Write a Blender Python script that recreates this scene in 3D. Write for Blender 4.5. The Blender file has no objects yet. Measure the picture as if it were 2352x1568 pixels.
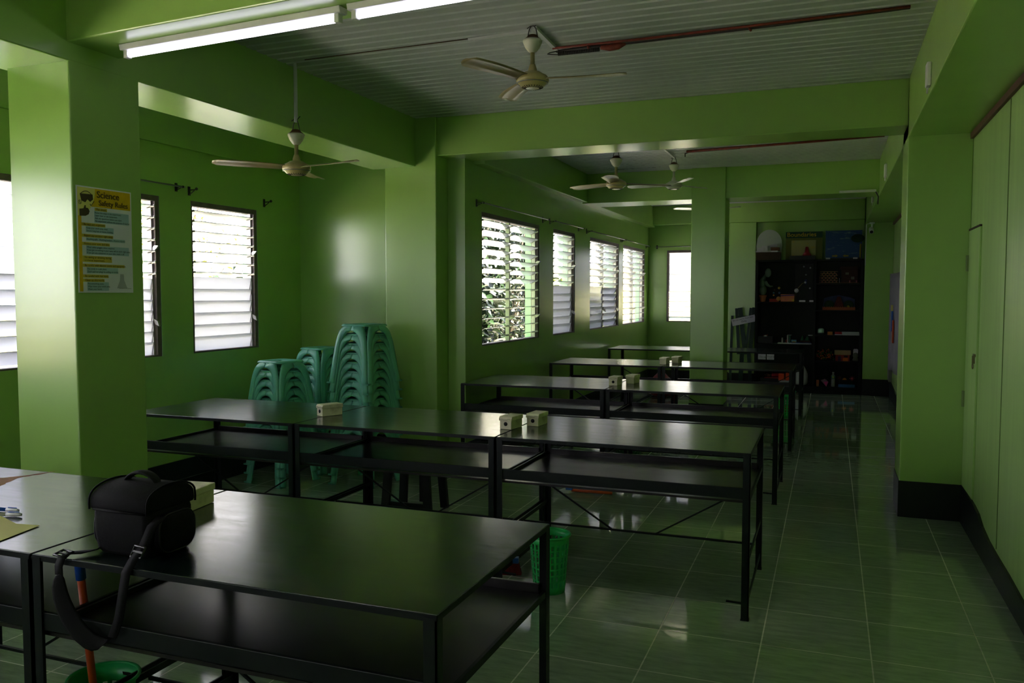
import bpy, bmesh, math, random
from mathutils import Vector, Matrix, Euler
R = math.radians
S = bpy.context.scene
COL = S.collection
random.seed(7)

# ------------------------------------------------------------------ materials
def lin(c):
    def f(x):
        x /= 255.0
        return x / 12.92 if x <= 0.04045 else ((x + 0.055) / 1.055) ** 2.4
    return (f(c[0]), f(c[1]), f(c[2]), 1.0)

MATS = {}
def mat(name, rgb, rough=0.5, metal=0.0, vary=0.0, scale=6.0, bump=0.0, spec=0.5, dirt=None, dirt_amt=0.0, coat=0.0, emit=None, emit_s=0.0, stretch=(1, 1, 1), rvary=0.0):
    m = bpy.data.materials.new(name); m.use_nodes = True
    nt = m.node_tree; b = nt.nodes['Principled BSDF']
    b.inputs['Base Color'].default_value = lin(rgb)
    b.inputs['Roughness'].default_value = rough
    b.inputs['Metallic'].default_value = metal
    b.inputs['Specular IOR Level'].default_value = spec
    b.inputs['Coat Weight'].default_value = coat
    b.inputs['Coat Roughness'].default_value = max(0.08, rough * 0.8)
    if emit:
        b.inputs['Emission Color'].default_value = lin(emit); b.inputs['Emission Strength'].default_value = emit_s
    if vary or bump or dirt or rvary:
        tc = nt.nodes.new('ShaderNodeTexCoord'); mp = nt.nodes.new('ShaderNodeMapping')
        mp.inputs['Scale'].default_value = stretch
        nt.links.new(tc.outputs['Object'], mp.inputs['Vector'])
        n = nt.nodes.new('ShaderNodeTexNoise'); n.inputs['Scale'].default_value = scale; n.inputs['Detail'].default_value = 6
        n.inputs['Roughness'].default_value = 0.6
        nt.links.new(mp.outputs[0], n.inputs['Vector'])
        if vary or dirt:
            mx = nt.nodes.new('ShaderNodeMix'); mx.data_type = 'RGBA'
            a = lin(rgb)
            d = lin(dirt) if dirt else tuple(max(0, x * (1 - vary)) for x in a[:3]) + (1,)
            e = a if dirt else tuple(min(1, x * (1 + vary)) for x in a[:3]) + (1,)
            mx.inputs[6].default_value = e; mx.inputs[7].default_value = d
            rp = nt.nodes.new('ShaderNodeMapRange')
            rp.inputs['From Min'].default_value = 0.55 if dirt else 0.3
            rp.inputs['From Max'].default_value = 0.72 if dirt else 0.7
            rp.inputs['To Max'].default_value = dirt_amt if dirt else 1.0
            nt.links.new(n.outputs['Fac'], rp.inputs['Value']); nt.links.new(rp.outputs[0], mx.inputs[0])
            nt.links.new(mx.outputs[2], b.inputs['Base Color'])
        if rvary:
            rr = nt.nodes.new('ShaderNodeMapRange')
            rr.inputs['From Min'].default_value = 0.3; rr.inputs['From Max'].default_value = 0.7
            rr.inputs['To Min'].default_value = max(0.02, rough - rvary); rr.inputs['To Max'].default_value = rough + rvary
            nt.links.new(n.outputs['Fac'], rr.inputs['Value']); nt.links.new(rr.outputs[0], b.inputs['Roughness'])
        if bump:
            bp = nt.nodes.new('ShaderNodeBump'); bp.inputs['Strength'].default_value = bump; bp.inputs['Distance'].default_value = 0.01
            nt.links.new(n.outputs['Fac'], bp.inputs['Height']); nt.links.new(bp.outputs[0], b.inputs['Normal'])
    MATS[name] = m
    return m

WALL = mat('lime_wall_paint', (154, 192, 102), 0.25, vary=0.03, scale=2.2, spec=0.8)
REVEAL = mat('mint_reveal_paint', (150, 186, 150), 0.5, vary=0.05, scale=3)
PAINTED_PLY = mat('lime_plywood_paint', (160, 196, 116), 0.42, vary=0.09, scale=2.0, stretch=(1, 6, 0.5))
DARKBASE = mat('dark_base_paint', (7, 13, 13), 0.45, vary=0.2, scale=9, bump=0.08)
CEIL = mat('ceiling_deck_paint', (184, 188, 190), 0.55, vary=0.05, scale=3, stretch=(1, 6, 1))
FRAMEW = mat('window_frame_wood', (110, 96, 98), 0.6, vary=0.25, scale=14, bump=0.1)
ALU = mat('aluminium', (176, 172, 172), 0.4, 0.7, vary=0.12, scale=20)
STEEL = mat('thin_steel', (140, 140, 140), 0.35, 0.8)
TOP = mat('table_top_paint', (14, 26, 25), 0.21, vary=0.3, scale=22, bump=0.006, spec=0.75, stretch=(0.35, 1.6, 1), rvary=0.05, coat=0.3)
SHELF = mat('shelf_brown_paint', (30, 24, 26), 0.30, vary=0.2, scale=5, bump=0.008, spec=0.5, stretch=(1, 2, 1), rvary=0.02)
IRON = mat('angle_iron_paint', (8, 16, 16), 0.45, vary=0.25, scale=25, bump=0.06, spec=0.3)
RAWWOOD = mat('torn_plywood', (160, 110, 78), 0.8, vary=0.35, scale=40, bump=0.3)
BLACKWOOD = mat('black_painted_wood', (10, 12, 12), 0.5, vary=0.25, scale=12, bump=0.05)
CABWOOD = mat('cabinet_black_green', (7, 10, 10), 0.5, vary=0.3, scale=6, spec=0.25)
STOOL = mat('teal_plastic', (108, 190, 168), 0.34, vary=0.06, scale=8)
FANCREAM = mat('fan_cream', (176, 160, 112), 0.3, vary=0.15, scale=10, coat=0.3)
FANBLADE = mat('fan_blade_cream', (150, 134, 92), 0.35, vary=0.1, scale=6, coat=0.3)
FANWHITE = mat('fan_white_cup', (206, 204, 190), 0.3, dirt=(120, 90, 40), dirt_amt=0.5, scale=14, vary=0.1)
RUST = mat('rust', (88, 60, 36), 0.8, vary=0.3, scale=30)
CREAMBOX = mat('cream_box_card', (222, 214, 184), 0.55, dirt=(150, 140, 100), dirt_amt=0.5, scale=12, vary=0.1)
BLACK = mat('black_plain', (8, 8, 9), 0.6)
BAG = mat('black_nylon', (15, 13, 17), 0.8, vary=0.2, scale=120, bump=0.15, spec=0.2)
BAGDARK = mat('black_nylon_dark', (7, 6, 8), 0.75, vary=0.2, scale=120, bump=0.15, spec=0.2)
PLASTICBLK = mat('black_buckle_plastic', (18, 18, 20), 0.35)
GREENPL = mat('green_basket_plastic', (40, 180, 98), 0.35, vary=0.08, scale=8)
ORANGE = mat('orange_handle', (206, 80, 30), 0.4, vary=0.1, scale=20)
BLUE = mat('blue_plastic', (40, 92, 190), 0.35)
REDP = mat('red_plastic', (150, 22, 30), 0.45, vary=0.15, scale=10)
BRISTLE = mat('red_bristle', (120, 24, 22), 0.8, vary=0.4, scale=60)
YELLOWP = mat('yellow_paper', (214, 204, 120), 0.7, vary=0.05, scale=6)
PAPER = mat('white_paper', (206, 200, 214), 0.7, vary=0.04, scale=6)
INK = mat('dark_ink', (60, 54, 72), 0.7)
PVC = mat('white_pvc', (206, 206, 210), 0.4)
CONDUIT = mat('red_brown_pipe', (120, 44, 30), 0.6, vary=0.3, scale=30)
WIRE = mat('dark_wire', (40, 34, 34), 0.6)
BROWNTRIM = mat('brown_trim_wood', (92, 62, 44), 0.6, vary=0.2, scale=10)
LAMPBODY = mat('lamp_housing', (196, 196, 204), 0.4, vary=0.08, scale=8)
LEAF = [mat('leaf_a', (30, 50, 22), 0.42, vary=0.3, scale=5), mat('leaf_b', (20, 36, 19), 0.4, vary=0.3, scale=5), mat('leaf_c', (176, 186, 84), 0.5, vary=0.25, scale=5), mat('leaf_d', (170, 164, 84), 0.6, vary=0.3, scale=5)]
BARK = mat('bark', (96, 84, 70), 0.9, vary=0.3, scale=20)
CONCRETE = mat('outdoor_concrete', (170, 168, 160), 0.9, vary=0.15, scale=3)
PALEWALL = mat('pale_yellow_plaster', (150, 144, 106), 0.8, vary=0.08, scale=2)

def tube_mat():
    m = bpy.data.materials.new('fluorescent_glow'); m.use_nodes = True
    nt = m.node_tree; nt.nodes.clear()
    o = nt.nodes.new('ShaderNodeOutputMaterial'); e = nt.nodes.new('ShaderNodeEmission')
    e.inputs[0].default_value = (0.90, 0.86, 1.0, 1); e.inputs[1].default_value = 5.0
    nt.links.new(e.outputs[0], o.inputs[0]); return m
TUBE = tube_mat()

def glass_mat(name, tint, transp, gloss_rough=0.15):
    m = bpy.data.materials.new(name); m.use_nodes = True
    nt = m.node_tree; nt.nodes.clear()
    o = nt.nodes.new('ShaderNodeOutputMaterial')
    tr = nt.nodes.new('ShaderNodeBsdfTranslucent'); tr.inputs[0].default_value = tint
    df = nt.nodes.new('ShaderNodeBsdfDiffuse'); df.inputs[0].default_value = tint
    tp = nt.nodes.new('ShaderNodeBsdfTransparent'); tp.inputs[0].default_value = tint
    gl = nt.nodes.new('ShaderNodeBsdfGlossy'); gl.inputs['Roughness'].default_value = gloss_rough
    m0 = nt.nodes.new('ShaderNodeMixShader'); m0.inputs[0].default_value = 0.38
    nt.links.new(tr.outputs[0], m0.inputs[1]); nt.links.new(df.outputs[0], m0.inputs[2])
    m1 = nt.nodes.new('ShaderNodeMixShader'); m1.inputs[0].default_value = transp
    nt.links.new(m0.outputs[0], m1.inputs[1]); nt.links.new(tp.outputs[0], m1.inputs[2])
    fr = nt.nodes.new('ShaderNodeFresnel'); fr.inputs[0].default_value = 1.45
    m2 = nt.nodes.new('ShaderNodeMixShader')
    nt.links.new(fr.outputs[0], m2.inputs[0]); nt.links.new(m1.outputs[0], m2.inputs[1]); nt.links.new(gl.outputs[0], m2.inputs[2])
    nt.links.new(m2.outputs[0], o.inputs[0]); return m
FROST = glass_mat('frosted_louver_glass', (0.94, 0.95, 0.99, 1), 0.34)

def tile_mat():
    m = bpy.data.materials.new('green_floor_tile'); m.use_nodes = True
    nt = m.node_tree; b = nt.nodes['Principled BSDF']
    tc = nt.nodes.new('ShaderNodeTexCoord')
    mp = nt.nodes.new('ShaderNodeMapping'); mp.inputs['Location'].default_value = (-0.18, -4.35 - 0.0, 0)
    nt.links.new(tc.outputs['Object'], mp.inputs['Vector'])
    br = nt.nodes.new('ShaderNodeTexBrick'); br.offset = 0.0; br.squash = 1.0
    br.inputs['Scale'].default_value = 1.0; br.inputs['Mortar Size'].default_value = 0.0032; br.inputs['Mortar Smooth'].default_value = 0.3
    br.inputs['Brick Width'].default_value = 0.422; br.inputs['Row Height'].default_value = 0.411
    br.inputs['Color1'].default_value = lin((148, 162, 142)); br.inputs['Color2'].default_value = lin((142, 157, 136)); br.inputs['Mortar'].default_value = lin((196, 194, 180))
    br.inputs['Bias'].default_value = 0.0
    nt.links.new(mp.outputs[0], br.inputs['Vector'])
    m2 = nt.nodes.new('ShaderNodeMapping'); m2.inputs['Scale'].default_value = (1.0, 5.0, 1.0)
    nt.links.new(tc.outputs['Object'], m2.inputs['Vector'])
    n = nt.nodes.new('ShaderNodeTexNoise'); n.inputs['Scale'].default_value = 7.0; n.inputs['Detail'].default_value = 8; n.inputs['Roughness'].default_value = 0.7
    nt.links.new(m2.outputs[0], n.inputs['Vector'])
    rp = nt.nodes.new('ShaderNodeMapRange'); rp.inputs['From Min'].default_value = 0.3; rp.inputs['From Max'].default_value = 0.7; rp.inputs['To Min'].default_value = 0.72; rp.inputs['To Max'].default_value = 1.22
    nt.links.new(n.outputs['Fac'], rp.inputs['Value'])
    mx = nt.nodes.new('ShaderNodeMix'); mx.data_type = 'RGBA'; mx.blend_type = 'MULTIPLY'; mx.inputs[0].default_value = 1.0
    nt.links.new(br.outputs['Color'], mx.inputs[6]); nt.links.new(rp.outputs[0], mx.inputs[7])
    nt.links.new(mx.outputs[2], b.inputs['Base Color'])
    rr = nt.nodes.new('ShaderNodeMapRange'); rr.inputs['To Min'].default_value = 0.065; rr.inputs['To Max'].default_value = 0.6
    nt.links.new(br.outputs['Fac'], rr.inputs['Value']); nt.links.new(rr.outputs[0], b.inputs['Roughness'])
    n2 = nt.nodes.new('ShaderNodeTexNoise'); n2.inputs['Scale'].default_value = 5.0
    nt.links.new(tc.outputs['Object'], n2.inputs['Vector'])
    bp = nt.nodes.new('ShaderNodeBump'); bp.inputs['Strength'].default_value = 0.02; bp.inputs['Distance'].default_value = 0.02
    nt.links.new(n2.outputs['Fac'], bp.inputs['Height'])
    bp2 = nt.nodes.new('ShaderNodeBump'); bp2.invert = True; bp2.inputs['Strength'].default_value = 0.4; bp2.inputs['Distance'].default_value = 0.002
    nt.links.new(br.outputs['Fac'], bp2.inputs['Height']); nt.links.new(bp.outputs[0], bp2.inputs['Normal'])
    nt.links.new(bp2.outputs[0], b.inputs['Normal'])
    b.inputs['Specular IOR Level'].default_value = 0.7; b.inputs['Coat Weight'].default_value = 0.35; b.inputs['Coat Roughness'].default_value = 0.05
    return m
TILE = tile_mat()

# ------------------------------------------------------------------ mesh helpers
class MB:
    """collects geometry for ONE mesh object"""
    def __init__(s): s.v = []; s.f = []; s.mi = []; s.sm = []
    def add(s, vs, fs, mi=0, sm=False, M=None):
        o = len(s.v)
        for p in vs:
            p = Vector(p); s.v.append(M @ p if M else p)
        for f in fs:
            s.f.append([i + o for i in f]); s.mi.append(mi); s.sm.append(sm)
        return s
    def box(s, x0, x1, y0, y1, z0, z1, mi=0, M=None):
        return s.add([(x0, y0, z0), (x1, y0, z0), (x1, y1, z0), (x0, y1, z0), (x0, y0, z1), (x1, y0, z1), (x1, y1, z1), (x0, y1, z1)],
                     [(0, 3, 2, 1), (4, 5, 6, 7), (0, 1, 5, 4), (1, 2, 6, 5), (2, 3, 7, 6), (3, 0, 4, 7)], mi, False, M)
    def prism(s, pts, h0, h1, axis='z', mi=0, M=None, sm=False):
        n = len(pts)
        def P(p, h): return {'z': (p[0], p[1], h), 'y': (p[0], h, p[1]), 'x': (h, p[0], p[1])}[axis]
        vs = [P(p, h0) for p in pts] + [P(p, h1) for p in pts]
        fs = [list(range(n))[::-1], list(range(n, 2 * n))] + [(i, (i + 1) % n, n + (i + 1) % n, n + i) for i in range(n)]
        return s.add(vs, fs, mi, sm, M)
    def lathe(s, prof, n=24, mi=0, M=None, sm=True, cap=True):
        vs = []; fs = []
        for r, z in prof:
            for k in range(n):
                a = 2 * math.pi * k / n; vs.append((r * math.cos(a), r * math.sin(a), z))
        for i in range(len(prof) - 1):
            for k in range(n):
                fs.append((i * n + k, i * n + (k + 1) % n, (i + 1) * n + (k + 1) % n, (i + 1) * n + k))
        if cap:
            fs.append(list(range(n))[::-1]); fs.append([(len(prof) - 1) * n + k for k in range(n)])
        return s.add(vs, fs, mi, sm, M)
    def tube(s, pts, r, n=8, mi=0, M=None, closed=False):
        pts = [Vector(p) for p in pts]; vs = []; fs = []; m = len(pts)
        prev = None
        for i, p in enumerate(pts):
            a = pts[(i - 1) % m] if (i > 0 or closed) else p
            b = pts[(i + 1) % m] if (i < m - 1 or closed) else p
            d = (b - a).normalized()
            u = prev if prev else (Vector((0, 0, 1)) if abs(d.z) < 0.9 else Vector((1, 0, 0)))
            u = (u - d * u.dot(d)).normalized(); prev = u; w = d.cross(u)
            rr = r[i] if isinstance(r, (list, tuple)) else r
            for k in range(n):
                t = 2 * math.pi * k / n; vs.append(p + (u * math.cos(t) + w * math.sin(t)) * rr)
        for i in range(m if closed else m - 1):
            j = (i + 1) % m
            for k in range(n): fs.append((i * n + k, i * n + (k + 1) % n, j * n + (k + 1) % n, j * n + k))
        if not closed:
            fs.append(list(range(n))[::-1]); fs.append([(m - 1) * n + k for k in range(n)])
        return s.add(vs, fs, mi, True, M)
    def bar(s, a, b, w, h, mi=0, up=(0, 0, 1)):
        a, b = Vector(a), Vector(b); d = (b - a).normalized(); up = Vector(up)
        if abs(d.dot(up)) > 0.98: up = Vector((1, 0, 0))
        x = d.cross(up).normalized() * (w / 2); y = x.cross(d).normalized() * (h / 2)
        vs = [a - x - y, a + x - y, a + x + y, a - x + y, b - x - y, b + x - y, b + x + y, b - x + y]
        return s.add(vs, [(0, 1, 2, 3), (7, 6, 5, 4), (0, 4, 5, 1), (1, 5, 6, 2), (2, 6, 7, 3), (3, 7, 4, 0)], mi)
    def ribbon(s, pts, dirs, w, t=0.002, mi=0):
        """strap: centre points, width directions"""
        vs = []; fs = []; n = len(pts)
        for i in range(n):
            p = Vector(pts[i]); d = Vector(dirs[i]).normalized()
            q = Vector(pts[min(i + 1, n - 1)]) - Vector(pts[max(i - 1, 0)]); nn = d.cross(q).normalized()
            ww = w[i] if isinstance(w, (list, tuple)) else w
            tt = t[i] if isinstance(t, (list, tuple)) else t
            for a, b in ((-1, -1), (1, -1), (1, 1), (-1, 1)): vs.append(p + d * (a * ww / 2) + nn * (b * tt / 2))
        for i in range(n - 1):
            for k in range(4): fs.append((i * 4 + k, i * 4 + (k + 1) % 4, (i + 1) * 4 + (k + 1) % 4, (i + 1) * 4 + k))
        fs.append((3, 2, 1, 0)); fs.append(tuple((n - 1) * 4 + k for k in range(4)))
        return s.add(vs, fs, mi, True)
    def ball(s, c, r, mi=0, n=12, sc=(1, 1, 1), M=None):
        pr = [(math.sin(math.pi * i / n) * r, -math.cos(math.pi * i / n) * r) for i in range(n + 1)]
        pr[0] = (r * 0.02, -r); pr[-1] = (r * 0.02, r)
        T = Matrix.Translation(Vector(c)) @ Matrix.Diagonal((*sc, 1))
        return s.lathe(pr, n + 4, mi, (M @ T) if M else T)
    def build(s, name, mats, parent=None, loc=(0, 0, 0), rot=None, bevel=0, solid=0, smooth=False, subsurf=0):
        me = bpy.data.meshes.new(name); me.from_pydata([tuple(v) for v in s.v], [], s.f)
        for m in (mats if isinstance(mats, (list, tuple)) else [mats]): me.materials.append(m)
        me.polygons.foreach_set('material_index', s.mi)
        me.polygons.foreach_set('use_smooth', [True] * len(s.f) if smooth else s.sm)
        me.update(); me.validate()
        b = bmesh.new(); b.from_mesh(me); bmesh.ops.recalc_face_normals(b, faces=b.faces); b.to_mesh(me); b.free()
        o = bpy.data.objects.new(name, me); COL.objects.link(o)
        o.location = loc
        if rot: o.rotation_euler = rot
        if parent: o.parent = parent
        if solid:
            md = o.modifiers.new('thick', 'SOLIDIFY'); md.thickness = solid; md.offset = 0
        if subsurf:
            md = o.modifiers.new('sub', 'SUBSURF'); md.levels = md.render_levels = subsurf
        if bevel:
            md = o.modifiers.new('bev', 'BEVEL'); md.width = bevel; md.segments = 2; md.limit_method = 'ANGLE'; md.angle_limit = R(40)
        return o

def tag(o, label=None, cat=None, group=None, kind=None):
    if label: o['label'] = label
    if cat: o['category'] = cat
    if group: o['group'] = group
    if kind: o['kind'] = kind
    return o
def thing(name, loc, label, cat, group=None, rotz=0, kind=None):
    o = bpy.data.objects.new(name, None); COL.objects.link(o); o.empty_display_size = 0.05
    o.location = loc; o.rotation_euler = (0, 0, rotz)
    return tag(o, label, cat, group, kind)
def struct(o): o['kind'] = 'structure'; return o
def copy_tree(root, loc, rotz=None, label=None, group=None):
    r = root.copy(); COL.objects.link(r); r.location = loc
    if rotz is not None: r.rotation_euler = (0, 0, rotz)
    if label: r['label'] = label
    if group: r['group'] = group
    for ch in list(root.children):
        c = ch.copy(); COL.objects.link(c); c.parent = r
        for g in ch.children:
            d = g.copy(); COL.objects.link(d); d.parent = c
    return r
def text_mesh(body, size, thick=0.0, align='LEFT', space=1.0):
    cu = bpy.data.curves.new('t', 'FONT'); cu.body = body; cu.size = size; cu.align_x = align; cu.extrude = thick; cu.resolution_u = 3; cu.offset = size * 0.006
    ob = bpy.data.objects.new('t', cu); COL.objects.link(ob)
    dg = bpy.context.evaluated_depsgraph_get(); me = bpy.data.meshes.new_from_object(ob.evaluated_get(dg))
    bpy.data.objects.remove(ob); bpy.data.curves.remove(cu)
    vs = [v.co.copy() for v in me.vertices]; fs = [list(p.vertices) for p in me.polygons]
    bpy.data.meshes.remove(me); return vs, fs
def put_text(mb, body, size, M, mi=0, align='LEFT', sx=1.0):
    vs, fs = text_mesh(body, size, 0, align)
    mb.add([(v.x * sx, v.y, v.z) for v in vs], fs, mi, False, M)

# ------------------------------------------------------------------ camera
CAMH = 1.45
yaw, pitch = R(20.88), R(3.27)
cam = bpy.data.cameras.new('camera'); camo = bpy.data.objects.new('camera', cam); COL.objects.link(camo)
cam.sensor_width = 36.0; cam.sensor_fit = 'HORIZONTAL'; cam.lens = 1917.0 / 2352.0 * 36.0; cam.clip_start = 0.05; cam.clip_end = 200
camo.location = (0, 0, CAMH); camo.rotation_euler = (math.pi / 2 - pitch, 0, yaw)
S.camera = camo

# ------------------------------------------------------------------ dimensions
CZ = 2.82                     # ceiling
XL, XC, XR = -4.42, -2.74, 0.81
YN, YJ, YB = -1.6, 6.30, 13.30
ZS, ZH = 1.008, 2.135         # window sill and head

# ------------------------------------------------------------------ shell
def panel(name, origin, ux, uz, un, U, Z, holes, thick, m):
    """wall sheet with rectangular holes; ux along, uz up, un outward"""
    us = sorted(set([U[0], U[1]] + [h[0] for h in holes] + [h[1] for h in holes]))
    zs = sorted(set([Z[0], Z[1]] + [h[2] for h in holes] + [h[3] for h in holes]))
    def solid(i, j):
        if i < 0 or j < 0 or i >= len(us) - 1 or j >= len(zs) - 1: return False
        cu, cz = (us[i] + us[i + 1]) / 2, (zs[j] + zs[j + 1]) / 2
        return not any(h[0] < cu < h[1] and h[2] < cz < h[3] for h in holes)
    def inside(i, j): return 0 <= i < len(us) - 1 and 0 <= j < len(zs) - 1
    idx = {}; mb = MB()
    def V(i, j, k):
        if (i, j, k) not in idx:
            idx[(i, j, k)] = len(mb.v)
            mb.v.append(Vector(origin) + Vector(ux) * us[i] + Vector(uz) * zs[j] + Vector(un) * (thick * k))
        return idx[(i, j, k)]
    def F(*q, mi=0): mb.f.append(list(q)); mb.mi.append(mi); mb.sm.append(False)
    for i in range(len(us) - 1):
        for j in range(len(zs) - 1):
            if not solid(i, j): continue
            F(V(i, j, 0), V(i + 1, j, 0), V(i + 1, j + 1, 0), V(i, j + 1, 0)); F(V(i, j, 1), V(i, j + 1, 1), V(i + 1, j + 1, 1), V(i + 1, j, 1))
            if not solid(i - 1, j): F(V(i, j, 0), V(i, j + 1, 0), V(i, j + 1, 1), V(i, j, 1), mi=1 if inside(i - 1, j) else 0)
            if not solid(i + 1, j): F(V(i + 1, j, 0), V(i + 1, j, 1), V(i + 1, j + 1, 1), V(i + 1, j + 1, 0), mi=1 if inside(i + 1, j) else 0)
            if not solid(i, j - 1): F(V(i, j, 0), V(i, j, 1), V(i + 1, j, 1), V(i + 1, j, 0), mi=1 if inside(i, j - 1) else 0)
            if not solid(i, j + 1): F(V(i, j + 1, 0), V(i + 1, j + 1, 0), V(i + 1, j + 1, 1), V(i, j + 1, 1), mi=1 if inside(i, j + 1) else 0)
    return struct(mb.build(name, [m, REVEAL]))

WLEFT = [(-1.0, 0.55, ZS, ZH), (0.75, 2.05, ZS, ZH), (2.3, 3.72, ZS, ZH), (4.0, 4.635, ZS, ZH), (4.945, 5.705, ZS, ZH)]
WC = [(6.47, 7.95, ZS, ZH), (8.40, 9.20, ZS, ZH), (9.84, 11.32, ZS, ZH), (11.57, 13.03, ZS, ZH)]
WB = [(-2.44, -1.58, ZS, ZH)]
WN = [(-3.45, -2.55, ZS, ZH)]

struct(MB().prism([(XL, YN), (XR, YN), (XR, YB), (XC, YB), (XC, YJ + 0.02), (XL, YJ + 0.02)], -0.1, 0.0).build('floor', TILE))
panel('wall_left', (XL, 0, 0), (0, 1, 0), (0, 0, 1), (-1, 0, 0), (YN - 0.2, YJ + 0.2), (0, CZ + 0.3), WLEFT, 0.15, WALL)
panel('wall_left', (XC, 0, 0), (0, 1, 0), (0, 0, 1), (-1, 0, 0), (6.13, YB + 0.2), (0, CZ + 0.3), WC, 0.15, WALL)
panel('wall_jog', (0, YJ, 0), (1, 0, 0), (0, 0, 1), (0, 1, 0), (XL, XC - 0.15), (0, CZ + 0.3), [], 0.15, WALL)
panel('wall_back', (0, YB, 0), (1, 0, 0), (0, 0, 1), (0, 1, 0), (XC, XR), (0, CZ + 0.3), WB, 0.15, WALL)
panel('wall_front', (0, YN, 0), (1, 0, 0), (0, 0, 1), (0, -1, 0), (XL, XR), (0, CZ + 0.3), WN, 0.15, WALL)
panel('wall_right', (XR, 0, 0), (0, 1, 0), (0, 0, 1), (1, 0, 0), (YN - 0.2, YB + 0.2), (0, CZ + 0.3), [], 0.15, PAINTED_PLY)

# corrugated deck: ribs run across the room
def deck(y0, y1, xl):
    mb = MB(); pitch_ = 0.092; prof = []
    y = y0
    while y < y1:
        for t, d in ((0, 0), (0.52, 0), (0.60, 0.009), (0.74, 0.009), (0.82, 0)):
            if y + t * pitch_ <= y1: prof.append((y + t * pitch_, CZ + d))
        y += pitch_
    prof.append((y1, CZ))
    n = len(prof); vs = [(xl, a, b) for a, b in prof] + [(XR + 0.1, a, b) for a, b in prof]
    mb.add(vs, [(i, i + 1, n + i + 1, n + i) for i in range(n - 1)])
    return struct(mb.build('ceiling', CEIL))
deck(YN - 0.1, YN - 0.1 + 0.092 * 88, XL - 0.1); deck(YN - 0.1 + 0.092 * 88, YB + 0.1, XC - 0.1)
struct(MB().prism([(XL - 0.3, YN - 0.3), (XR + 0.3, YN - 0.3), (XR + 0.3, YB + 0.3), (XC - 0.3, YB + 0.3), (XC - 0.3, 6.6), (XL - 0.3, 6.6)], CZ + 0.12, CZ + 0.3).build('roof_slab', CONCRETE))

def beam(x0, x1, y0, y1, z0, name='ceiling_beam', z1=None):
    return struct(MB().box(x0, x1, y0, y1, z0, z1 or CZ + 0.05).build(name, WALL, bevel=0.006))
def pillar(x0, x1, y0, y1, z1=CZ + 0.05, base=0.237, bm=DARKBASE, name='pillar'):
    struct(MB().box(x0, x1, y0, y1, 0, z1).build(name, WALL, bevel=0.006))
    if base: struct(MB().box(x0 - 0.006, x1 + 0.006, y0 - 0.006, y1 + 0.006, 0, base).build('baseboard_pillar', bm, bevel=0.004))

beam(-3.47, -3.07, YN, 5.95, 2.447)              # along the left pillars
pillar(-3.437, -3.071, 2.72, 3.11)                # poster pillar
pillar(-3.345, -2.893, 5.92, 6.31)               # pillar between the bays
beam(XL, XL + 0.035, YN, YJ, 2.50)               # edge beam over left windows
beam(-2.90, 0.445, 5.95, 6.30, 2.525)            # cross beam over second row
beam(-2.95, -2.64, 6.30, YB, 2.50)               # edge beam over far windows
beam(-2.70, 0.445, 9.36, 9.82, 2.487)            # cross beam at middle pillar
pillar(-1.45, -1.085, 9.33, 9.71)                # middle pillar
struct(MB().prism([(-3.08, 2.715), (0.445, 2.46), (0.445, 2.70), (-3.08, 3.0)], 2.525, CZ + 0.05).build('ceiling_beam', WALL, bevel=0.006))   # beam above the lamp
beam(0.44, XR, YN, YB, 2.447)                    # right edge beam
pillar(0.44, XR, 5.92, 6.33)                     # right pillar
pillar(0.44, XR, 12.86, YB)                      # right rear pillar
beam(-2.70, 0.445, 13.14, YB, 2.53)              # rear edge beam
pillar(-1.46, -1.07, 13.16, YB, z1=2.53)         # rear pilaster
# baseboards
struct(MB().box(XL, XL + 0.012, YN, YJ, 0, 0.237).build('baseboard_left', DARKBASE))
struct(MB().box(XL, -3.35, YJ - 0.012, YJ, 0, 0.237).build('baseboard_jog', DARKBASE))
struct(MB().box(XC, XC + 0.012, 6.13, YB, 0, 0.237).build('baseboard_left', DARKBASE))
struct(MB().box(XC, 0.44, YB - 0.012, YB, 0, 0.237).build('baseboard_back', DARKBASE))
wav = [(-1.6, .13), (0, .14), (2, .12), (4.11, .123), (4.42, .137), (4.75, .143), (4.95, .152), (5.14, .174), (5.28, .212), (5.43, .225), (5.7, .236), (5.92, .238)]
struct(MB().prism([(-1.6, 0)] + [(5.92, 0)] + wav[::-1], XR - 0.014, XR, 'x').build('baseboard_right', DARKBASE))
wav = [(6.33, .236), (8, .22), (10, .2), (11.6, .16), (12.3, .2), (12.86, .236)]
struct(MB().prism([(6.33, 0), (12.86, 0)] + wav[::-1], XR - 0.014, XR, 'x').build('baseboard_right', DARKBASE))
# brown strip above the plywood wall
struct(MB().box(XR - 0.02, XR + 0.0, YN, 5.92, 2.41, 2.447).build('trim_1', BROWNTRIM, bevel=0.003))
struct(MB().box(XR - 0.02, XR + 0.0, 6.33, 12.86, 2.41, 2.447).build('trim_2', BROWNTRIM, bevel=0.003))
# thin batten seams of the plywood
for k, y in enumerate((3.55, 4.76)):
    struct(MB().box(XR - 0.004, XR, y - 0.0018, y + 0.0018, 0.16, 2.41).build('trim_%d' % (3 + k), mat('seam_%d' % k, (104, 128, 74), 0.6)))

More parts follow.
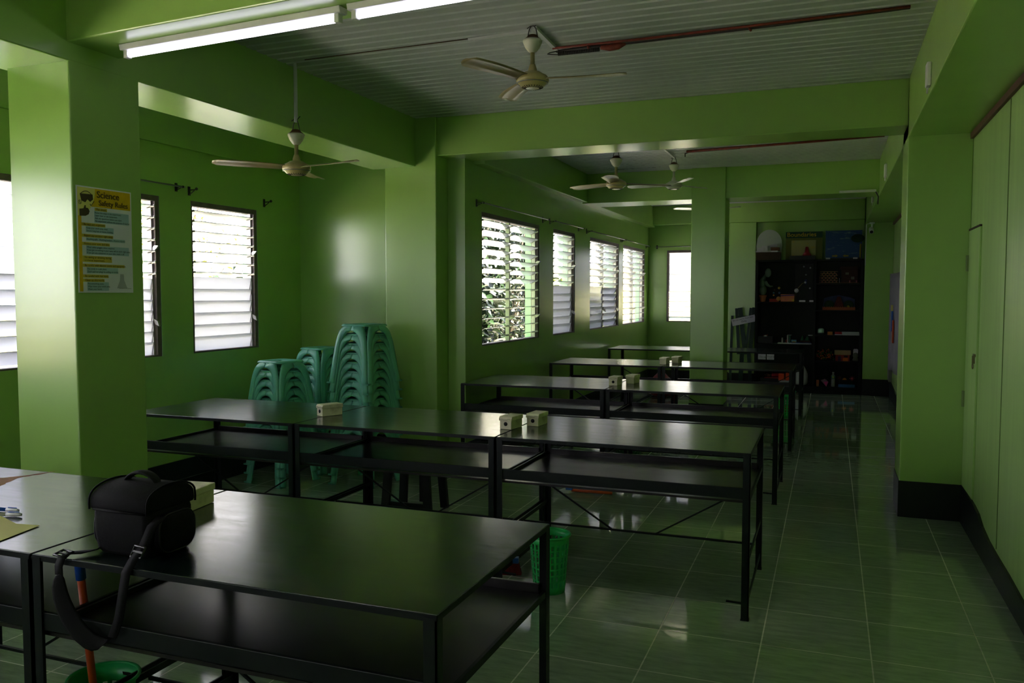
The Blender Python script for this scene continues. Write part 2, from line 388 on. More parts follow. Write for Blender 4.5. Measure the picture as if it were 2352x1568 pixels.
# plywood door flush in the right wall
door = thing('door_1', (XR, 5.70, 0.24), None, None, kind='structure')
MB().box(-0.012, 0.0, -0.20, 0.205, 0.0, 1.60).build('door_leaf', PAINTED_PLY, door, bevel=0.002)
MB().box(-0.014, -0.001, -0.20, 0.21, 1.600, 1.612).build('door_gap', mat('door_gap_dark', (48, 34, 24), 0.8), door)
hb = MB()
for z in (0.55, 1.4): hb.box(-0.022, -0.010, 0.19, 0.215, z - 0.05, z + 0.05); hb.tube([(-0.02, 0.205, z - 0.05), (-0.02, 0.205, z + 0.05)], 0.006)
hb.build('hinge', mat('hinge_painted', (118, 140, 84), 0.5), door)
lk = MB().box(-0.02, -0.012, -0.19, -0.13, 0.84, 0.856)
lk.box(-0.026, -0.012, -0.165, -0.145, 0.80, 0.845)
lk.tube([(-0.022, -0.155 + 0.016 * math.cos(a), 0.785 + 0.016 * math.sin(a)) for a in [i * math.pi / 6 for i in range(12)]], 0.003, 6, closed=True)
tag(lk.build('padlock_hasp', mat('hasp_metal', (120, 112, 84), 0.4, 0.7), door), 'dull metal hasp with ring')

# ------------------------------------------------------------------ jalousie windows
def window(idx, M, w, banks, lever=True, cheap=False):
    """M: local u (along), v (outward), z. banks: list of (u0,u1,[(z0,z1,tilt_deg,n)])"""
    h = ZH - ZS
    root = thing('window_%d' % idx, (0, 0, 0), None, None, kind='structure'); root.matrix_world = M
    t = 0.038; d0, d1 = 0.004, 0.075
    fr = MB().box(0, w, d0, d1, h - t, h).box(0, w, d0, d1, 0, 0.012).box(0, 0.02, d0, d1, 0.012, h - t).box(w - t, w, d0, d1, 0.012, h - t)
    fr.build('window_frame', FRAMEW, root, bevel=0.002)
    for (u0, u1, secs) in banks:
        lou = MB(); ch = MB(); lv = MB()
        for (z0, z1, tilt, n) in secs:
            p = (z1 - z0) / n
            for i in range(n):
                zc = z0 + p * (i + 0.5); a = R(tilt); L = 0.101 / 2
                if tilt > 45: L = p * 0.62
                # inner edge up, outer edge down
                dv, dz = math.cos(a) * L, -math.sin(a) * L
                nv, nz = math.sin(a) * 0.0025, math.cos(a) * 0.0025
                c = 0.040
                q = [(c - dv - nv, zc - dz - nz), (c + dv - nv, zc + dz - nz), (c + dv + nv, zc + dz + nz), (c - dv + nv, zc - dz + nz)]
                lou.prism([(b_, z_) for b_, z_ in q], u0 + 0.014, u1 - 0.014, 'x')
                if not cheap:
                    for uu in (u0 + 0.006, u1 - 0.010):
                        ca = Matrix.Translation((uu, c, zc)) @ Matrix.Rotation(-a, 4, 'X')
                        ch.box(-0.004, 0.008, -L * 0.9, L * 0.9, -0.007, 0.007, 0, ca)
            if lever:
                zc = z0 + p * (n * 0.42)
                ca = Matrix.Translation((u1 - 0.002, 0.0, zc)) @ Matrix.Rotation(R(-35 if tilt < 45 else 35), 4, 'X')
                lv.prism([(-0.03, -0.010), (0.0, -0.016), (0.075, -0.004), (0.085, 0.004), (0.0, 0.014)], -0.006, 0.010, 'x', 0, ca @ Matrix.Rotation(math.pi, 4, 'Z') @ Matrix.Rotation(math.pi / 2, 4, 'X') @ Matrix.Rotation(math.pi / 2, 4, 'Z') if False else ca)
        for uu in (u0, u1 - 0.014): ch.box(uu, uu + 0.014, 0.026, 0.062, 0.012, h - t)
        lou.build('louver_blades', FROST, root); ch.build('louver_channel', ALU, root)
        if lever: lv.build('louver_lever', ALU, root, bevel=0.002)
    return root
def MX(x, y): return Matrix(((0, -1, 0, x), (1, 0, 0, y), (0, 0, 1, ZS), (0, 0, 0, 1)))     # wall on the left (u=+Y, outward -X)
def MY(x, y): return Matrix(((1, 0, 0, x), (0, 1, 0, y), (0, 0, 1, ZS), (0, 0, 0, 1)))
H = ZH - ZS; TOPZ = H - 0.04
# left bay
window(1, MX(XL, -1.0), 1.55, [(0.02, 0.78, [(0.02, TOPZ, 20, 13)]), (0.78, 1.51, [(0.02, TOPZ, 20, 13)])], False, True)
window(2, MX(XL, 0.75), 1.30, [(0.02, 0.65, [(0.02, TOPZ, 6, 13)]), (0.65, 1.26, [(0.02, TOPZ, 6, 13)])], False, True)
window(3, MX(XL, 2.3), 1.42, [(0.02, 0.70, [(0.02, 0.56, 48, 6), (0.56, TOPZ, 70, 7)]), (0.70, 1.38, [(0.02, 0.56, 48, 6), (0.56, TOPZ, 70, 7)])], True)
window(4, MX(XL, 4.0), 0.635, [(0.02, 0.595, [(0.02, 0.54, 78, 7), (0.54, TOPZ, 9, 7)])])
window(5, MX(XL, 4.945), 0.76, [(0.02, 0.72, [(0.02, 0.56, 78, 6), (0.56, TOPZ, 9, 7)])])
# far bay
window(6, MX(XC, 6.47), 1.48, [(0.02, 0.72, [(0.02, 0.52, 8, 6), (0.52, TOPZ, 20, 7)]), (0.72, 1.44, [(0.02, 0.52, 8, 6), (0.52, TOPZ, 20, 7)])])
window(7, MX(XC, 8.40), 0.80, [(0.02, 0.76, [(0.02, 0.52, 78, 6), (0.52, TOPZ, 20, 7)])])
window(8, MX(XC, 9.84), 1.48, [(0.02, 0.72, [(0.02, 0.52, 78, 6), (0.52, TOPZ, 24, 7)]), (0.72, 1.44, [(0.02, 0.52, 60, 6), (0.52, TOPZ, 26, 7)])])
window(9, MX(XC, 11.57), 1.46, [(0.02, 0.72, [(0.02, 0.52, 4, 6), (0.52, TOPZ, 22, 7)]), (0.72, 1.42, [(0.02, 0.52, 4, 6), (0.52, TOPZ, 22, 7)])])
window(10, MY(-2.44, YB), 0.86, [(0.02, 0.82, [(0.02, 0.50, 20, 6), (0.50, TOPZ, 75, 7)])])
# behind the camera
def MYn(x, y): return Matrix(((-1, 0, 0, x), (0, -1, 0, y), (0, 0, 1, ZS), (0, 0, 0, 1)))
window(11, MYn(-2.55, YN), 0.9, [(0.02, 0.86, [(0.02, TOPZ, 10, 13)])], False, True)
# curtain rods and brackets
def rod(y0, y1, z, x, label, has_rod=True, ya=None):
    r = thing('curtain_rod', (x, y0, z), label, 'curtain rod', None)
    for y in (y0, y1) if ya is None else ya:
        b = MB().box(0, 0.004, y - y0 - 0.012, y - y0 + 0.012, -0.03, 0.03).bar((0, y - y0, 0), (0.06, y - y0, 0), 0.006, 0.006).bar((0.003, y - y0, -0.022), (0.05, y - y0, -0.004), 0.004, 0.004)
        b.ball((0.064, y - y0, 0.0), 0.009, n=6)
        b.build('bracket', WIRE, r)
    if has_rod: MB().tube([(0.062, -0.02, 0.0), (0.062, y1 - y0 + 0.02, 0)], 0.006).build('rod', STEEL, r)
    return r
rod(6.36, 8.05, 2.195, XC, 'thin steel curtain rod over the wide window nearest the stools')
rod(8.28, 9.33, 2.20, XC, 'short steel curtain rod over the single narrow far window')
rod(9.68, 11.40, 2.195, XC, 'thin steel curtain rod over the third window along the far wall')
rod(11.48, 13.10, 2.195, XC, 'thin steel curtain rod over the last window before the corner')
rod(3.95, 4.80, 2.215, XL, 'steel curtain rod running out from behind the poster pillar')
for y, l in ((4.93, 'empty curtain bracket at upper left of the frosted window'), (5.80, 'empty curtain bracket at upper right of the frosted window')):
    b = MB().box(0, 0.004, -0.012, 0.012, -0.035, 0.03).bar((0, 0, 0.005), (0.07, 0, 0.005), 0.007, 0.007).bar((0.003, 0, -0.03), (0.05, 0, 0.0), 0.005, 0.005).ball((0.07, 0, 0.01), 0.011, n=6)
    tag(b.build('curtain_bracket', WIRE, None, (XL, y, 2.205)), l, 'bracket')
r_ = thing('curtain_rod', (-2.62, YB, 2.19), 'thin curtain rod above the bright window in the back wall', 'curtain rod')
MB().tube([(0, -0.06, 0), (1.15, -0.06, 0)], 0.006).build('rod', STEEL, r_)
for x in (0.02, 1.1): MB().bar((x, 0, 0), (x, -0.06, 0), 0.006, 0.006).box(x - 0.012, x + 0.012, -0.004, 0, -0.03, 0.03).build('bracket', WIRE, r_)

# ------------------------------------------------------------------ lab tables
def table(x0, x1, y0, y1, label, zt=0.75, broken=False, patch=False, feet=True, panel_left=False):
    w = x1 - x0; d = y1 - y0
    t = thing('laboratory_table', (x0, y0, 0), label, 'table', 'dark green laboratory tables in rows')
    g = 0.002
    tp = MB().box(g, w - g, 0, d, zt - 0.012, zt).build('tabletop', TOP, t, bevel=0.002)
    if patch:
        random.seed(3); pts = []; X_, Y_ = -3.19, 1.61
        A_ = [(-2.965, 2.212), (-2.935, 2.238), (-2.925, 2.268), (-2.90, 2.288), (-2.875, 2.35), (-2.85, 2.415)]
        B_ = [(-2.846, 2.408), (-2.860, 2.34), (-2.880, 2.29), (-2.872, 2.25), (-2.845, 2.19), (-2.822, 2.15), (-2.80, 2.08)]
        for k in range(len(A_) - 1):
            for t_ in (0, 0.33, 0.66): pts.append((A_[k][0] + (A_[k + 1][0] - A_[k][0]) * t_ - X_ + random.uniform(-.006, .006), A_[k][1] + (A_[k + 1][1] - A_[k][1]) * t_ - Y_ + random.uniform(-.004, .004)))
        for k in range(len(B_) - 1):
            for t_ in (0, 0.33, 0.66): pts.append((B_[k][0] + (B_[k + 1][0] - B_[k][0]) * t_ - X_ + random.uniform(-.006, .006), B_[k][1] + (B_[k + 1][1] - B_[k][1]) * t_ - Y_ + random.uniform(-.004, .004)))
        tag(MB().prism(pts, zt, zt + 0.0006).build('torn_veneer', RAWWOOD, tp), 'long torn strip showing bare wood')
    a = 0.032; e = 0.0
    fr = MB()
    fr.box(g, w - g, -0.004, 0.0, zt - 0.016, zt - 0.001); fr.box(g, w - g, d, d + 0.004, zt - 0.016, zt - 0.001)
    fr.box(g - 0.001, g + 0.003, 0, d, zt - 0.016, zt - 0.001); fr.box(w - g - 0.003, w - g + 0.001, 0, d, zt - 0.016, zt - 0.001)
    fr.build('apron', IRON, t)
    for sx in (0, 1):
        for sy in (0, 1):
            xx = g - 0.0005 if sx == 0 else w - g + 0.0005; dx = 1 if sx == 0 else -1
            yy = -0.006 if sy == 0 else d + 0.006; dy = 1 if sy == 0 else -1
            L = MB()
            X = sorted((xx, xx + dx * a)); X2 = sorted((xx, xx + dx * 0.004)); Y = sorted((yy, yy + dy * 0.004)); Y2 = sorted((yy, yy + dy * a))
            L.box(X[0], X[1], Y[0], Y[1], 0.0, zt - 0.006); L.box(X2[0], X2[1], Y2[0], Y2[1], 0.0, zt - 0.013)
            if feet: L.box(X[0] - 0.002, X[1] + 0.002, Y2[0] - 0.002, Y2[1] + 0.002, 0, 0.006)
            L.build('leg', IRON, t)
    sh = thing('lower_shelf', (0, 0, 0), None, None); sh.parent = t
    del_props = [k for k in sh.keys()]
    for k in del_props: del sh[k]
    MB().box(0.012, w - 0.012, 0.014, d - 0.014, 0.524, 0.534).build('shelf_board', SHELF, sh)
    if broken:
        random.seed(11); n = 40; up = []; lo = []
        for i in range(n + 1):
            u = 0.02 + (w - 0.04) * i / n
            if i < 12: zt_ = 0.588 - 0.0012 * i
            elif i < 26: zt_ = 0.556 - 0.006 * math.sin((i - 12) / 14 * 3.1)
            else: zt_ = 0.580
            up.append((u, zt_ + random.uniform(-0.003, 0.003)))
            lo.append((u, (0.540 if i < 26 else 0.535) + random.uniform(-0.006, 0.004) - (0.02 if i in (30, 31, 32) else 0)))
        MB().prism(lo + up[::-1], 0.0, 0.012, 'y').build('front_board', SHELF, sh)
        edge = MB()
        for i in list(range(10, 27)) + [34, 35, 36, 37, 38]:
            p, q = up[i], up[i + 1]
            edge.bar((p[0], -0.001, p[1]), (q[0], -0.001, q[1]), 0.006, random.uniform(0.006, 0.014))
        tag(edge.build('splintered_edge', RAWWOOD, sh), 'jagged broken edge of bare wood')
        bk = MB(); prev = None
        for i in range(28):
            u = 0.3 + (w - 0.34) * i / 27; z_ = 0.562 + random.uniform(-0.006, 0.006)
            if prev: bk.bar((prev[0], d - 0.008, (prev[1] + 0.534) / 2), (u, d - 0.008, (z_ + 0.534) / 2), 0.012, abs(z_ - 0.534))
            prev = (u, z_)
        bk.build('back_board', RAWWOOD, sh)
    else:
        MB().box(0.004, w - 0.004, 0.0, 0.012, 0.544, 0.593).build('front_board', SHELF if False else IRON, sh, bevel=0.002)
        MB().box(0.03, w - 0.03, d - 0.012, d, 0.522, 0.563).build('back_board', SHELF, sh, bevel=0.002)
    MB().box(0.004, 0.014, 0.01, d - 0.01, 0.528, 0.548).build('side_rail', IRON, sh); MB().box(w - 0.014, w - 0.004, 0.01, d - 0.01, 0.528, 0.548).build('side_rail', IRON, sh)
    ym = d / 2
    st = MB().bar((0.01, ym, 0.238), (w - 0.01, ym, 0.238), 0.010, 0.010)
    st.build('stretcher', IRON, t)
    for s in (0, 1):
        xe = 0.02 if s == 0 else w - 0.02; sg = 1 if s == 0 else -1
        MB().bar((xe, ym, 0.524), (xe + sg * 0.47, ym, 0.24), 0.008, 0.008).build('brace', IRON, t)
        for z in (0.255, 0.07): MB().bar((w - 0.012 if s else 0.012, 0.0, z), (w - 0.012 if s else 0.012, d, z), 0.006, 0.022).build('side_bar', IRON, t)
        MB().bar((w - 0.10 if s else 0.03, 0.01, 0.075), (w - 0.02 if s else 0.10, 0.01, 0.072), 0.01, 0.008).build('foot_stub', IRON, t)
    return t
R1 = (1.61, 2.385); R2 = (3.765, 4.525); R3 = (5.95, 6.72); R4 = (8.04, 8.77); R5 = (10.43, 11.17)
table(-2.00, -0.787, *R1, label='nearest dark laboratory table, with the black camera bag on it')
table(-3.19, -2.005, *R1, label='table left of the bag with a torn strip in its top', patch=True)
table(-1.520, -0.312, *R2, label='table at the aisle end of the three-table second row')
table(-2.695, -1.525, *R2, label='middle table of the second row, above the black stool')
table(-3.87, -2.70, *R2, label='second-row table in front of the stacked teal stools')
table(-1.535, -0.318, *R3, label='third-row table beside the aisle, its shelf whole')
table(-2.70, -1.540, *R3, label='third-row table with the broken splintered shelf board')
table(-1.515, -0.310, *R4, label='fourth-row table that runs past the middle pillar to the aisle')
table(-2.66, -1.520, *R4, label='fourth-row table against the window wall')
table(-1.515, -0.300, *R5, label='rearmost table in front of the black display cabinet')
table(-2.66, -1.520, *R5, label='rearmost table against the window wall, left of the pillar')

# ------------------------------------------------------------------ cream boxes
def cream_box(x, y, z, rz, label, hole=True, w=0.066, d=0.128):
    b = thing('specimen_box', (x, y, z), label, 'box', 'cream boxes on the tables', rz)
    MB().box(-w / 2, w / 2, 0, d, 0, 0.050).build('box_body', CREAMBOX, b, bevel=0.0015)
    q = [(-0.004, 0.044), (-0.004, 0.055), (0.004, 0.066), (d + 0.003, 0.066), (d + 0.003, 0.044)]
    MB().prism(q, -w / 2 - 0.004, w / 2 + 0.004, 'x').build('box_lid', CREAMBOX, b, bevel=0.002)
    sl = MB()
    for u0, u1, zz in ((-0.03, -0.012, 0.0515), (-0.012, 0.014, 0.0485), (0.012, 0.03, 0.0535)): sl.box(u0, u1, -0.0048, -0.003, zz, zz + 0.0012)
    sl.build('lid_slot', WIRE, b)
    if hole:
        MB().lathe([(0.0105, 0), (0.0105, 0.0012)], 20, 0, Matrix.Translation((0.001, -0.0009, 0.028)) @ Matrix.Rotation(R(90), 4, 'X') @ Matrix.Translation((0, 0, -0.0006))).build('round_hole', BLACK, b)
    return b
ZT = 0.751
cream_box(-1.556, 3.985, ZT, R(-6), 'cream lidded box with a round hole, left of the pair on the second row')
cream_box(-1.461, 4.135, ZT, R(-4), 'cream lidded box set further back, right of the pair on the second row')
cream_box(-2.722, 4.045, ZT, R(-28), 'cream lidded box alone near the stacked teal stools')
cream_box(-1.540, 6.20, ZT, R(-4), 'cream box with a round hole at the joint of the third-row tables')
cream_box(-1.45, 6.38, ZT, R(-8), 'cream box without a hole behind its twin on the third row', hole=False)
cream_box(-1.545, 8.25, ZT, R(-6), 'whitish box left of the fourth-row table joint', hole=False)
cream_box(-1.455, 8.42, ZT, R(-8), 'whitish box right of the fourth-row table joint', hole=False)
cream_box(-1.955, 2.08, ZT, R(8), 'cream box half hidden behind the black camera bag', hole=False, w=0.10, d=0.15)

# ------------------------------------------------------------------ camera bag
bag = thing('camera_bag', (-1.756, 1.675, 0.751), 'padded black camera bag with a top handle and hanging strap', 'bag')
def rounded(w, h, r, n=5):
    pts = []
    for cx, cy, a0 in ((w - r, r, -90), (w - r, h - r, 0), (r, h - r, 90), (r, r, 180)):
        for i in range(n + 1):
            a = R(a0 + 90 * i / n); pts.append((cx + r * math.cos(a), cy + r * math.sin(a)))
    return pts
# body: tapered box with soft edges
bd = MB(); rings = []
for z, gx, gy in ((0.0, 0.012, 0.010), (0.012, 0.002, 0.002), (0.06, -0.004, -0.004), (0.11, -0.004, -0.004), (0.128, 0.0, 0.0), (0.134, 0.008, 0.008)):
    rings.append([(x - 0.095 + 0, y, z) for x, y in [(gx + p[0] * (0.19 - 2 * gx) / 0.19, gy + p[1] * (0.165 - 2 * gy) / 0.165) for p in rounded(0.19, 0.165, 0.022)]])
n = len(rings[0]); vs = [p for r in rings for p in r]
fs = [(i * n + k, i * n + (k + 1) % n, (i + 1) * n + (k + 1) % n, (i + 1) * n + k) for i in range(len(rings) - 1) for k in range(n)] + [list(range(n))[::-1], [(len(rings) - 1) * n + k for k in range(n)]]
bd.add(vs, fs, 0, True); bodyo = bd.build('bag_body', BAG, bag)
MB().tube([(-0.088, -0.004, 0.122), (0.0, -0.007, 0.121), (0.088, -0.004, 0.122)], 0.004).build('piping', BAGDARK, bodyo)
# domed lid
prof = [(-0.007, 0.120), (-0.008, 0.135)] + [(0.0825 - 0.0905 * math.cos(R(a)) * (1.0), 0.137 + 0.050 * math.sin(R(a)) ** 0.75) for a in range(8, 176, 12)] + [(0.172, 0.135), (0.171, 0.120)]
lid = MB().prism(prof, -0.099, 0.099, 'x').build('bag_lid', BAG, bag, bevel=0.008, smooth=True)
for sx in (-0.099, 0.099):
    MB().tube([(sx, a, b + 0.001) for a, b in prof], 0.003, 6).build('piping', BAGDARK, lid)
hp = [(-0.062, 0.082, 0.180), (-0.05, 0.082, 0.193), (-0.03, 0.082, 0.207), (0.0, 0.082, 0.213), (0.032, 0.082, 0.206), (0.052, 0.082, 0.192), (0.058, 0.082, 0.170)]
MB().ribbon(hp, [(0, 1, 0)] * 7, [0.024, 0.03, 0.036, 0.038, 0.036, 0.03, 0.026], [0.006, 0.010, 0.012, 0.013, 0.012, 0.010, 0.006]).build('handle', BAGDARK, bag, subsurf=1)
# side pockets
for sx, dep in ((1, 0.034), (-1, 0.030)):
    pk = MB(); rr = []
    for i, (o, g) in enumerate(((0, 0.0), (dep * 0.55, 0.003), (dep * 0.9, 0.012), (dep, 0.03))):
        rr.append([(sx * (0.094 + o), 0.018 + g + p[0] * (0.135 - 2 * g) / 0.135, 0.006 + g + p[1] * (0.108 - 2 * g) / 0.108) for p in rounded(0.135, 0.108, 0.038)])
    n = len(rr[0]); vs = [p for r in rr for p in r]
    fs = [(i * n + k, i * n + (k + 1) % n, (i + 1) * n + (k + 1) % n, (i + 1) * n + k) for i in range(len(rr) - 1) for k in range(n)] + [[(len(rr) - 1) * n + k for k in range(n)]]
    pk.add(vs, fs, 0, True); po = pk.build('side_pocket', BAGDARK if sx > 0 else BAG, bag)
    MB().tube([(sx * (0.094 + dep * 0.6), 0.02 + p[0], 0.008 + p[1]) for p in rounded(0.131, 0.104, 0.038)], 0.002, 6, closed=True).build('zipper', PLASTICBLK, po)
# strap: right anchor, buckle, down over the edge, shoulder pad, up to the left buckle
bx, by, bz = -1.756, 1.675, 0.751
def L(p): return (p[0] - bx, p[1] - by, p[2] - bz)
sp = [(-1.638, 1.70, 0.862), (-1.640, 1.668, 0.845), (-1.652, 1.650, 0.795), (-1.658, 1.618, 0.767), (-1.660, 1.598, 0.742), (-1.664, 1.592, 0.70), (-1.682, 1.592, 0.62), (-1.705, 1.592, 0.57)]
MB().ribbon([L(p) for p in sp], [(1, 0.15, 0)] * 3 + [(1, 0, 0)] * 5, 0.028, 0.003).build('strap', BAG, bag)
pad = [(-1.708, 1.592, 0.568), (-1.735, 1.590, 0.545), (-1.775, 1.586, 0.548), (-1.825, 1.582, 0.585), (-1.862, 1.58, 0.64), (-1.874, 1.58, 0.69), (-1.868, 1.58, 0.722)]
MB().ribbon([L(p) for p in pad], [(0.25, 0.55, -1)] + [(0.5, 0.25, 0.9)] * 2 + [(0.8, 0.2, 0.6)] * 2 + [(1, 0.2, 0.15)] * 2, [0.02, 0.05, 0.056, 0.06, 0.06, 0.05, 0.028], 0.007).build('shoulder_pad', BAGDARK, bag, subsurf=1)
sp = [(-1.872, 1.582, 0.715), (-1.882, 1.59, 0.735), (-1.884, 1.60, 0.752), (-1.880, 1.622, 0.762), (-1.862, 1.64, 0.760), (-1.835, 1.672, 0.762), (-1.83, 1.74, 0.775), (-1.842, 1.76, 0.85)]
MB().ribbon([L(p) for p in sp], [(1, 0, 0)] * 3 + [(0.9, -0.5, 0)] * 2 + [(0.5, -0.6, 0.2), (0.2, -0.9, 0.3), (0, 1, 0)], 0.026, 0.003).build('strap', BAG, bag)
for p, rot in (((-1.657, 1.636, 0.785), Euler((R(60), 0, R(-8)))), ((-1.882, 1.606, 0.765), Euler((R(12), 0, R(-8))))):
    bk = MB(); c = [(-0.02, -0.014), (0.02, -0.014), (0.02, 0.014), (-0.02, 0.014)]
    bk.tube([(a, b, 0) for a, b in c], 0.0035, 6, closed=True); bk.bar((-0.02, 0, 0), (0.02, 0, 0), 0.005, 0.004)
    bk.build('buckle', PLASTICBLK, bag, L(p), rot)

# paper and pens at the left edge of the first row
pp = MB(); pts = [(-2.60, 1.83), (-2.42, 1.845), (-2.30, 1.80), (-2.216, 1.812), (-2.195, 1.72), (-2.182, 1.658), (-2.45, 1.62), (-2.66, 1.70)]
pp.prism(pts, ZT + 0.001, ZT + 0.002)
tag(pp.build('paper_sheet', YELLOWP), 'yellow paper sheet lying on the table at left', 'paper')
for (a, b, l, m_) in (((-2.50, 1.825), (-2.362, 1.868), 'white capped marker pen lying behind the yellow paper', PVC), ((-2.55, 1.885), (-2.415, 1.90), 'blue ballpoint pen at the left table edge', BLUE)):
    p = thing('marker_pen', (*a, ZT + 0.0065), l, 'pen', None, math.atan2(b[1] - a[1], b[0] - a[0])); ln = math.hypot(b[0] - a[0], b[1] - a[1])
    MB().tube([(0, 0, 0), (ln * 0.66, 0, 0)], 0.0062, 10).build('barrel', m_, p)
    MB().tube([(ln * 0.66, 0, 0), (ln * 0.94, 0, 0), (ln, 0, 0)], [0.0066, 0.0062, 0.004], 10).build('cap', PVC if m_ is BLUE else m_, p)
    MB().bar((ln * 0.7, 0, 0.008), (ln * 0.95, 0, 0.008), 0.003, 0.002).build('clip', BLUE, p)

# ------------------------------------------------------------------ plastic stools
HS = 0.445
def hw(z): return 0.196 - 0.050 * (z / HS)
def leg_mesh():
    mb = MB()
    for side in (0, 1):
        zs = [0, 0.03, 0.10, 0.18, 0.25, 0.30, 0.335, 0.365, 0.384, 0.395, 0.4, 0.412, 0.425, 0.436]
        rows = []
        for z in zs:
            h = hw(z); top = max(0, (z - 0.385) / 0.051); nt_ = 0.024 * max(0, (z - 0.29) / 0.146) ** 1.5
            outer = h - 0.006 - 0.008 * (z / HS) - nt_ - 0.026 * top ** 2.2
            if z >= 0.398: inner = 0.0
            else:
                k = max(0.0, (z - 0.27) / 0.128); inner = (h - 0.062) * math.sqrt(max(0, 1 - k * k))
            v = h - 0.018 * top ** 2
            mid = (inner + outer) / 2
            rows.append([(inner, v - 0.006 if inner > 0 else v + 0.004), (inner + (mid - inner) * 0.4, v + 0.002), (mid, v + 0.004), (outer - (outer - mid) * 0.3, v + 0.002), (outer, v - 0.012)])
        vs = []; fs = []
        for z, r in zip(zs, rows):
            for u, v in r: vs.append((u, v, z) if side == 0 else (v, u, z))
        for i in range(len(zs) - 1):
            for k in range(4): fs.append((i * 5 + k, i * 5 + k + 1, (i + 1) * 5 + k + 1, (i + 1) * 5 + k))
        mb.add(vs, fs, 0, True)
    h = hw(0)
    mb.box(h - 0.03, h + 0.006, h - 0.012, h + 0.006, 0, 0.010); mb.box(h - 0.012, h + 0.006, h - 0.03, h + 0.006, 0, 0.010)
    return mb
def make_stool(label):
    t = thing('plastic_stool', (0, 0, 0), label, 'stool', 'stacked teal plastic stools')
    rings = []
    for (z, a, r) in ((0.430, 0.136, 0.050), (0.439, 0.133, 0.050), (0.445, 0.124, 0.046), (0.4445, 0.110, 0.040), (0.440, 0.100, 0.034), (0.440, 0.02, 0.008)):
        rings.append([(x - a, y - a, z) for x, y in rounded(2 * a, 2 * a, r, 4)])
    n = len(rings[0]); vs = [p for r in rings for p in r]
    fs = [(i * n + k, i * n + (k + 1) % n, (i + 1) * n + (k + 1) % n, (i + 1) * n + k) for i in range(len(rings) - 1) for k in range(n)]
    MB().add(vs, fs, 0, True).build('seat', STOOL, t, solid=0.003)
    for k in range(4):
        l = leg_mesh().build('leg', STOOL, t, rot=(0, 0, k * math.pi / 2), solid=0.003)
    return t
stool0 = make_stool('x'); used = [False]
def stack(x, y, n, rz, where):
    for i in range(n):
        pos = 'topmost' if i == n - 1 else ('bottom' if i == 0 else ['', 'second', 'third', 'fourth', 'fifth', 'sixth', 'seventh', 'eighth', 'ninth', 'tenth', 'eleventh', 'twelfth'][n - 1 - i] + ' from the top')
        lab = f'teal plastic stool, {pos} of the {where}'
        jz = rz + R(random.uniform(-0.6, 0.6))
        if not used[0]:
            used[0] = True; o = stool0; o.location = (x, y, i * 0.0705); o.rotation_euler = (0, 0, jz); o['label'] = lab
        else: copy_tree(stool0, (x, y, i * 0.0705), jz, lab)
stack(-3.33, 5.56, 12, R(-9), 'tallest stack by the pillar')
stack(-3.955, 5.36, 8, R(-12), 'lowest stack below the frosted window')
stack(-3.93, 5.88, 9, R(-14), 'middle stack in the corner')

# black wooden stool under the second row
bs = thing('wooden_stool', (-2.585, 4.95, 0), 'small black wooden stool standing behind the second row', 'stool')
MB().box(-0.15, 0.15, -0.13, 0.13, 0.40, 0.425).build('seat', BLACKWOOD, bs, bevel=0.004)
for sx in (-1, 1):
    for sy in (-1, 1):
        MB().bar((sx * 0.13, sy * 0.11, 0.40), (sx * 0.16, sy * 0.125, 0.0), 0.055, 0.026, 0, (0, 1, 0)).build('leg', BLACKWOOD, bs)
MB().box(-0.15, 0.15, -0.128, -0.108, 0.03, 0.075).build('rail', BLACKWOOD, bs)
MB().box(-0.02, 0.02, 0.1, 0.125, 0.03, 0.40).build('rail', BLACKWOOD, bs)

# ------------------------------------------------------------------ green baskets
def basket(x, y, label, h=0.28, r0=0.085, r1=0.105, contents=False, m=GREENPL):
    t = thing('waste_basket', (x, y, 0), label, 'basket', 'green plastic waste baskets')
    n = 44
    rows_ = [0.0, 0.035]
    z = 0.035; slot = []
    while z < h - 0.05:
        rows_ += [z + 0.024, z + 0.031]; slot.append((len(rows_) - 3, len(rows_) - 2)); z += 0.031
    rows_ += [h]
    rad = lambda zz: r0 + (r1 - r0) * zz / h
    vs = []; fs = []
    for zz in rows_:
        for k in range(n):
            a = 2 * math.pi * k / n; vs.append((rad(zz) * math.cos(a), rad(zz) * math.sin(a), zz))
    holes = {i for i, j in slot}
    for i in range(len(rows_) - 1):
        for k in range(n):
            if i in holes and k % 2 == 0: continue
            fs.append((i * n + k, i * n + (k + 1) % n, (i + 1) * n + (k + 1) % n, (i + 1) * n + k))
    fs.append(list(range(n))[::-1])
    MB().add(vs, fs, 0, True).build('basket_body', m, t, solid=0.0022)
    MB().tube([((r1 + 0.004) * math.cos(2 * math.pi * k / 40), (r1 + 0.004) * math.sin(2 * math.pi * k / 40), h) for k in range(40)], 0.0055, 8, closed=True).build('rim', m, t)
    return t
basket(-1.262, 3.80 + 0.02, 'green slotted waste basket under the aisle-end second-row table', r0=0.076, r1=0.098)
basket(-0.49, 10.33, 'green slotted waste basket below the rearmost table by the aisle', h=0.30, r0=0.10, r1=0.125)
basket(-2.075, 1.90, 'green waste basket under the nearest table, holding the orange broom', h=0.27, r0=0.08, r1=0.098)
basket(-1.70, 7.42, 'dark green basket seen through the second-row table gap', h=0.10, r0=0.12, r1=0.15, m=mat('dark_green_plastic', (24, 84, 44), 0.4))

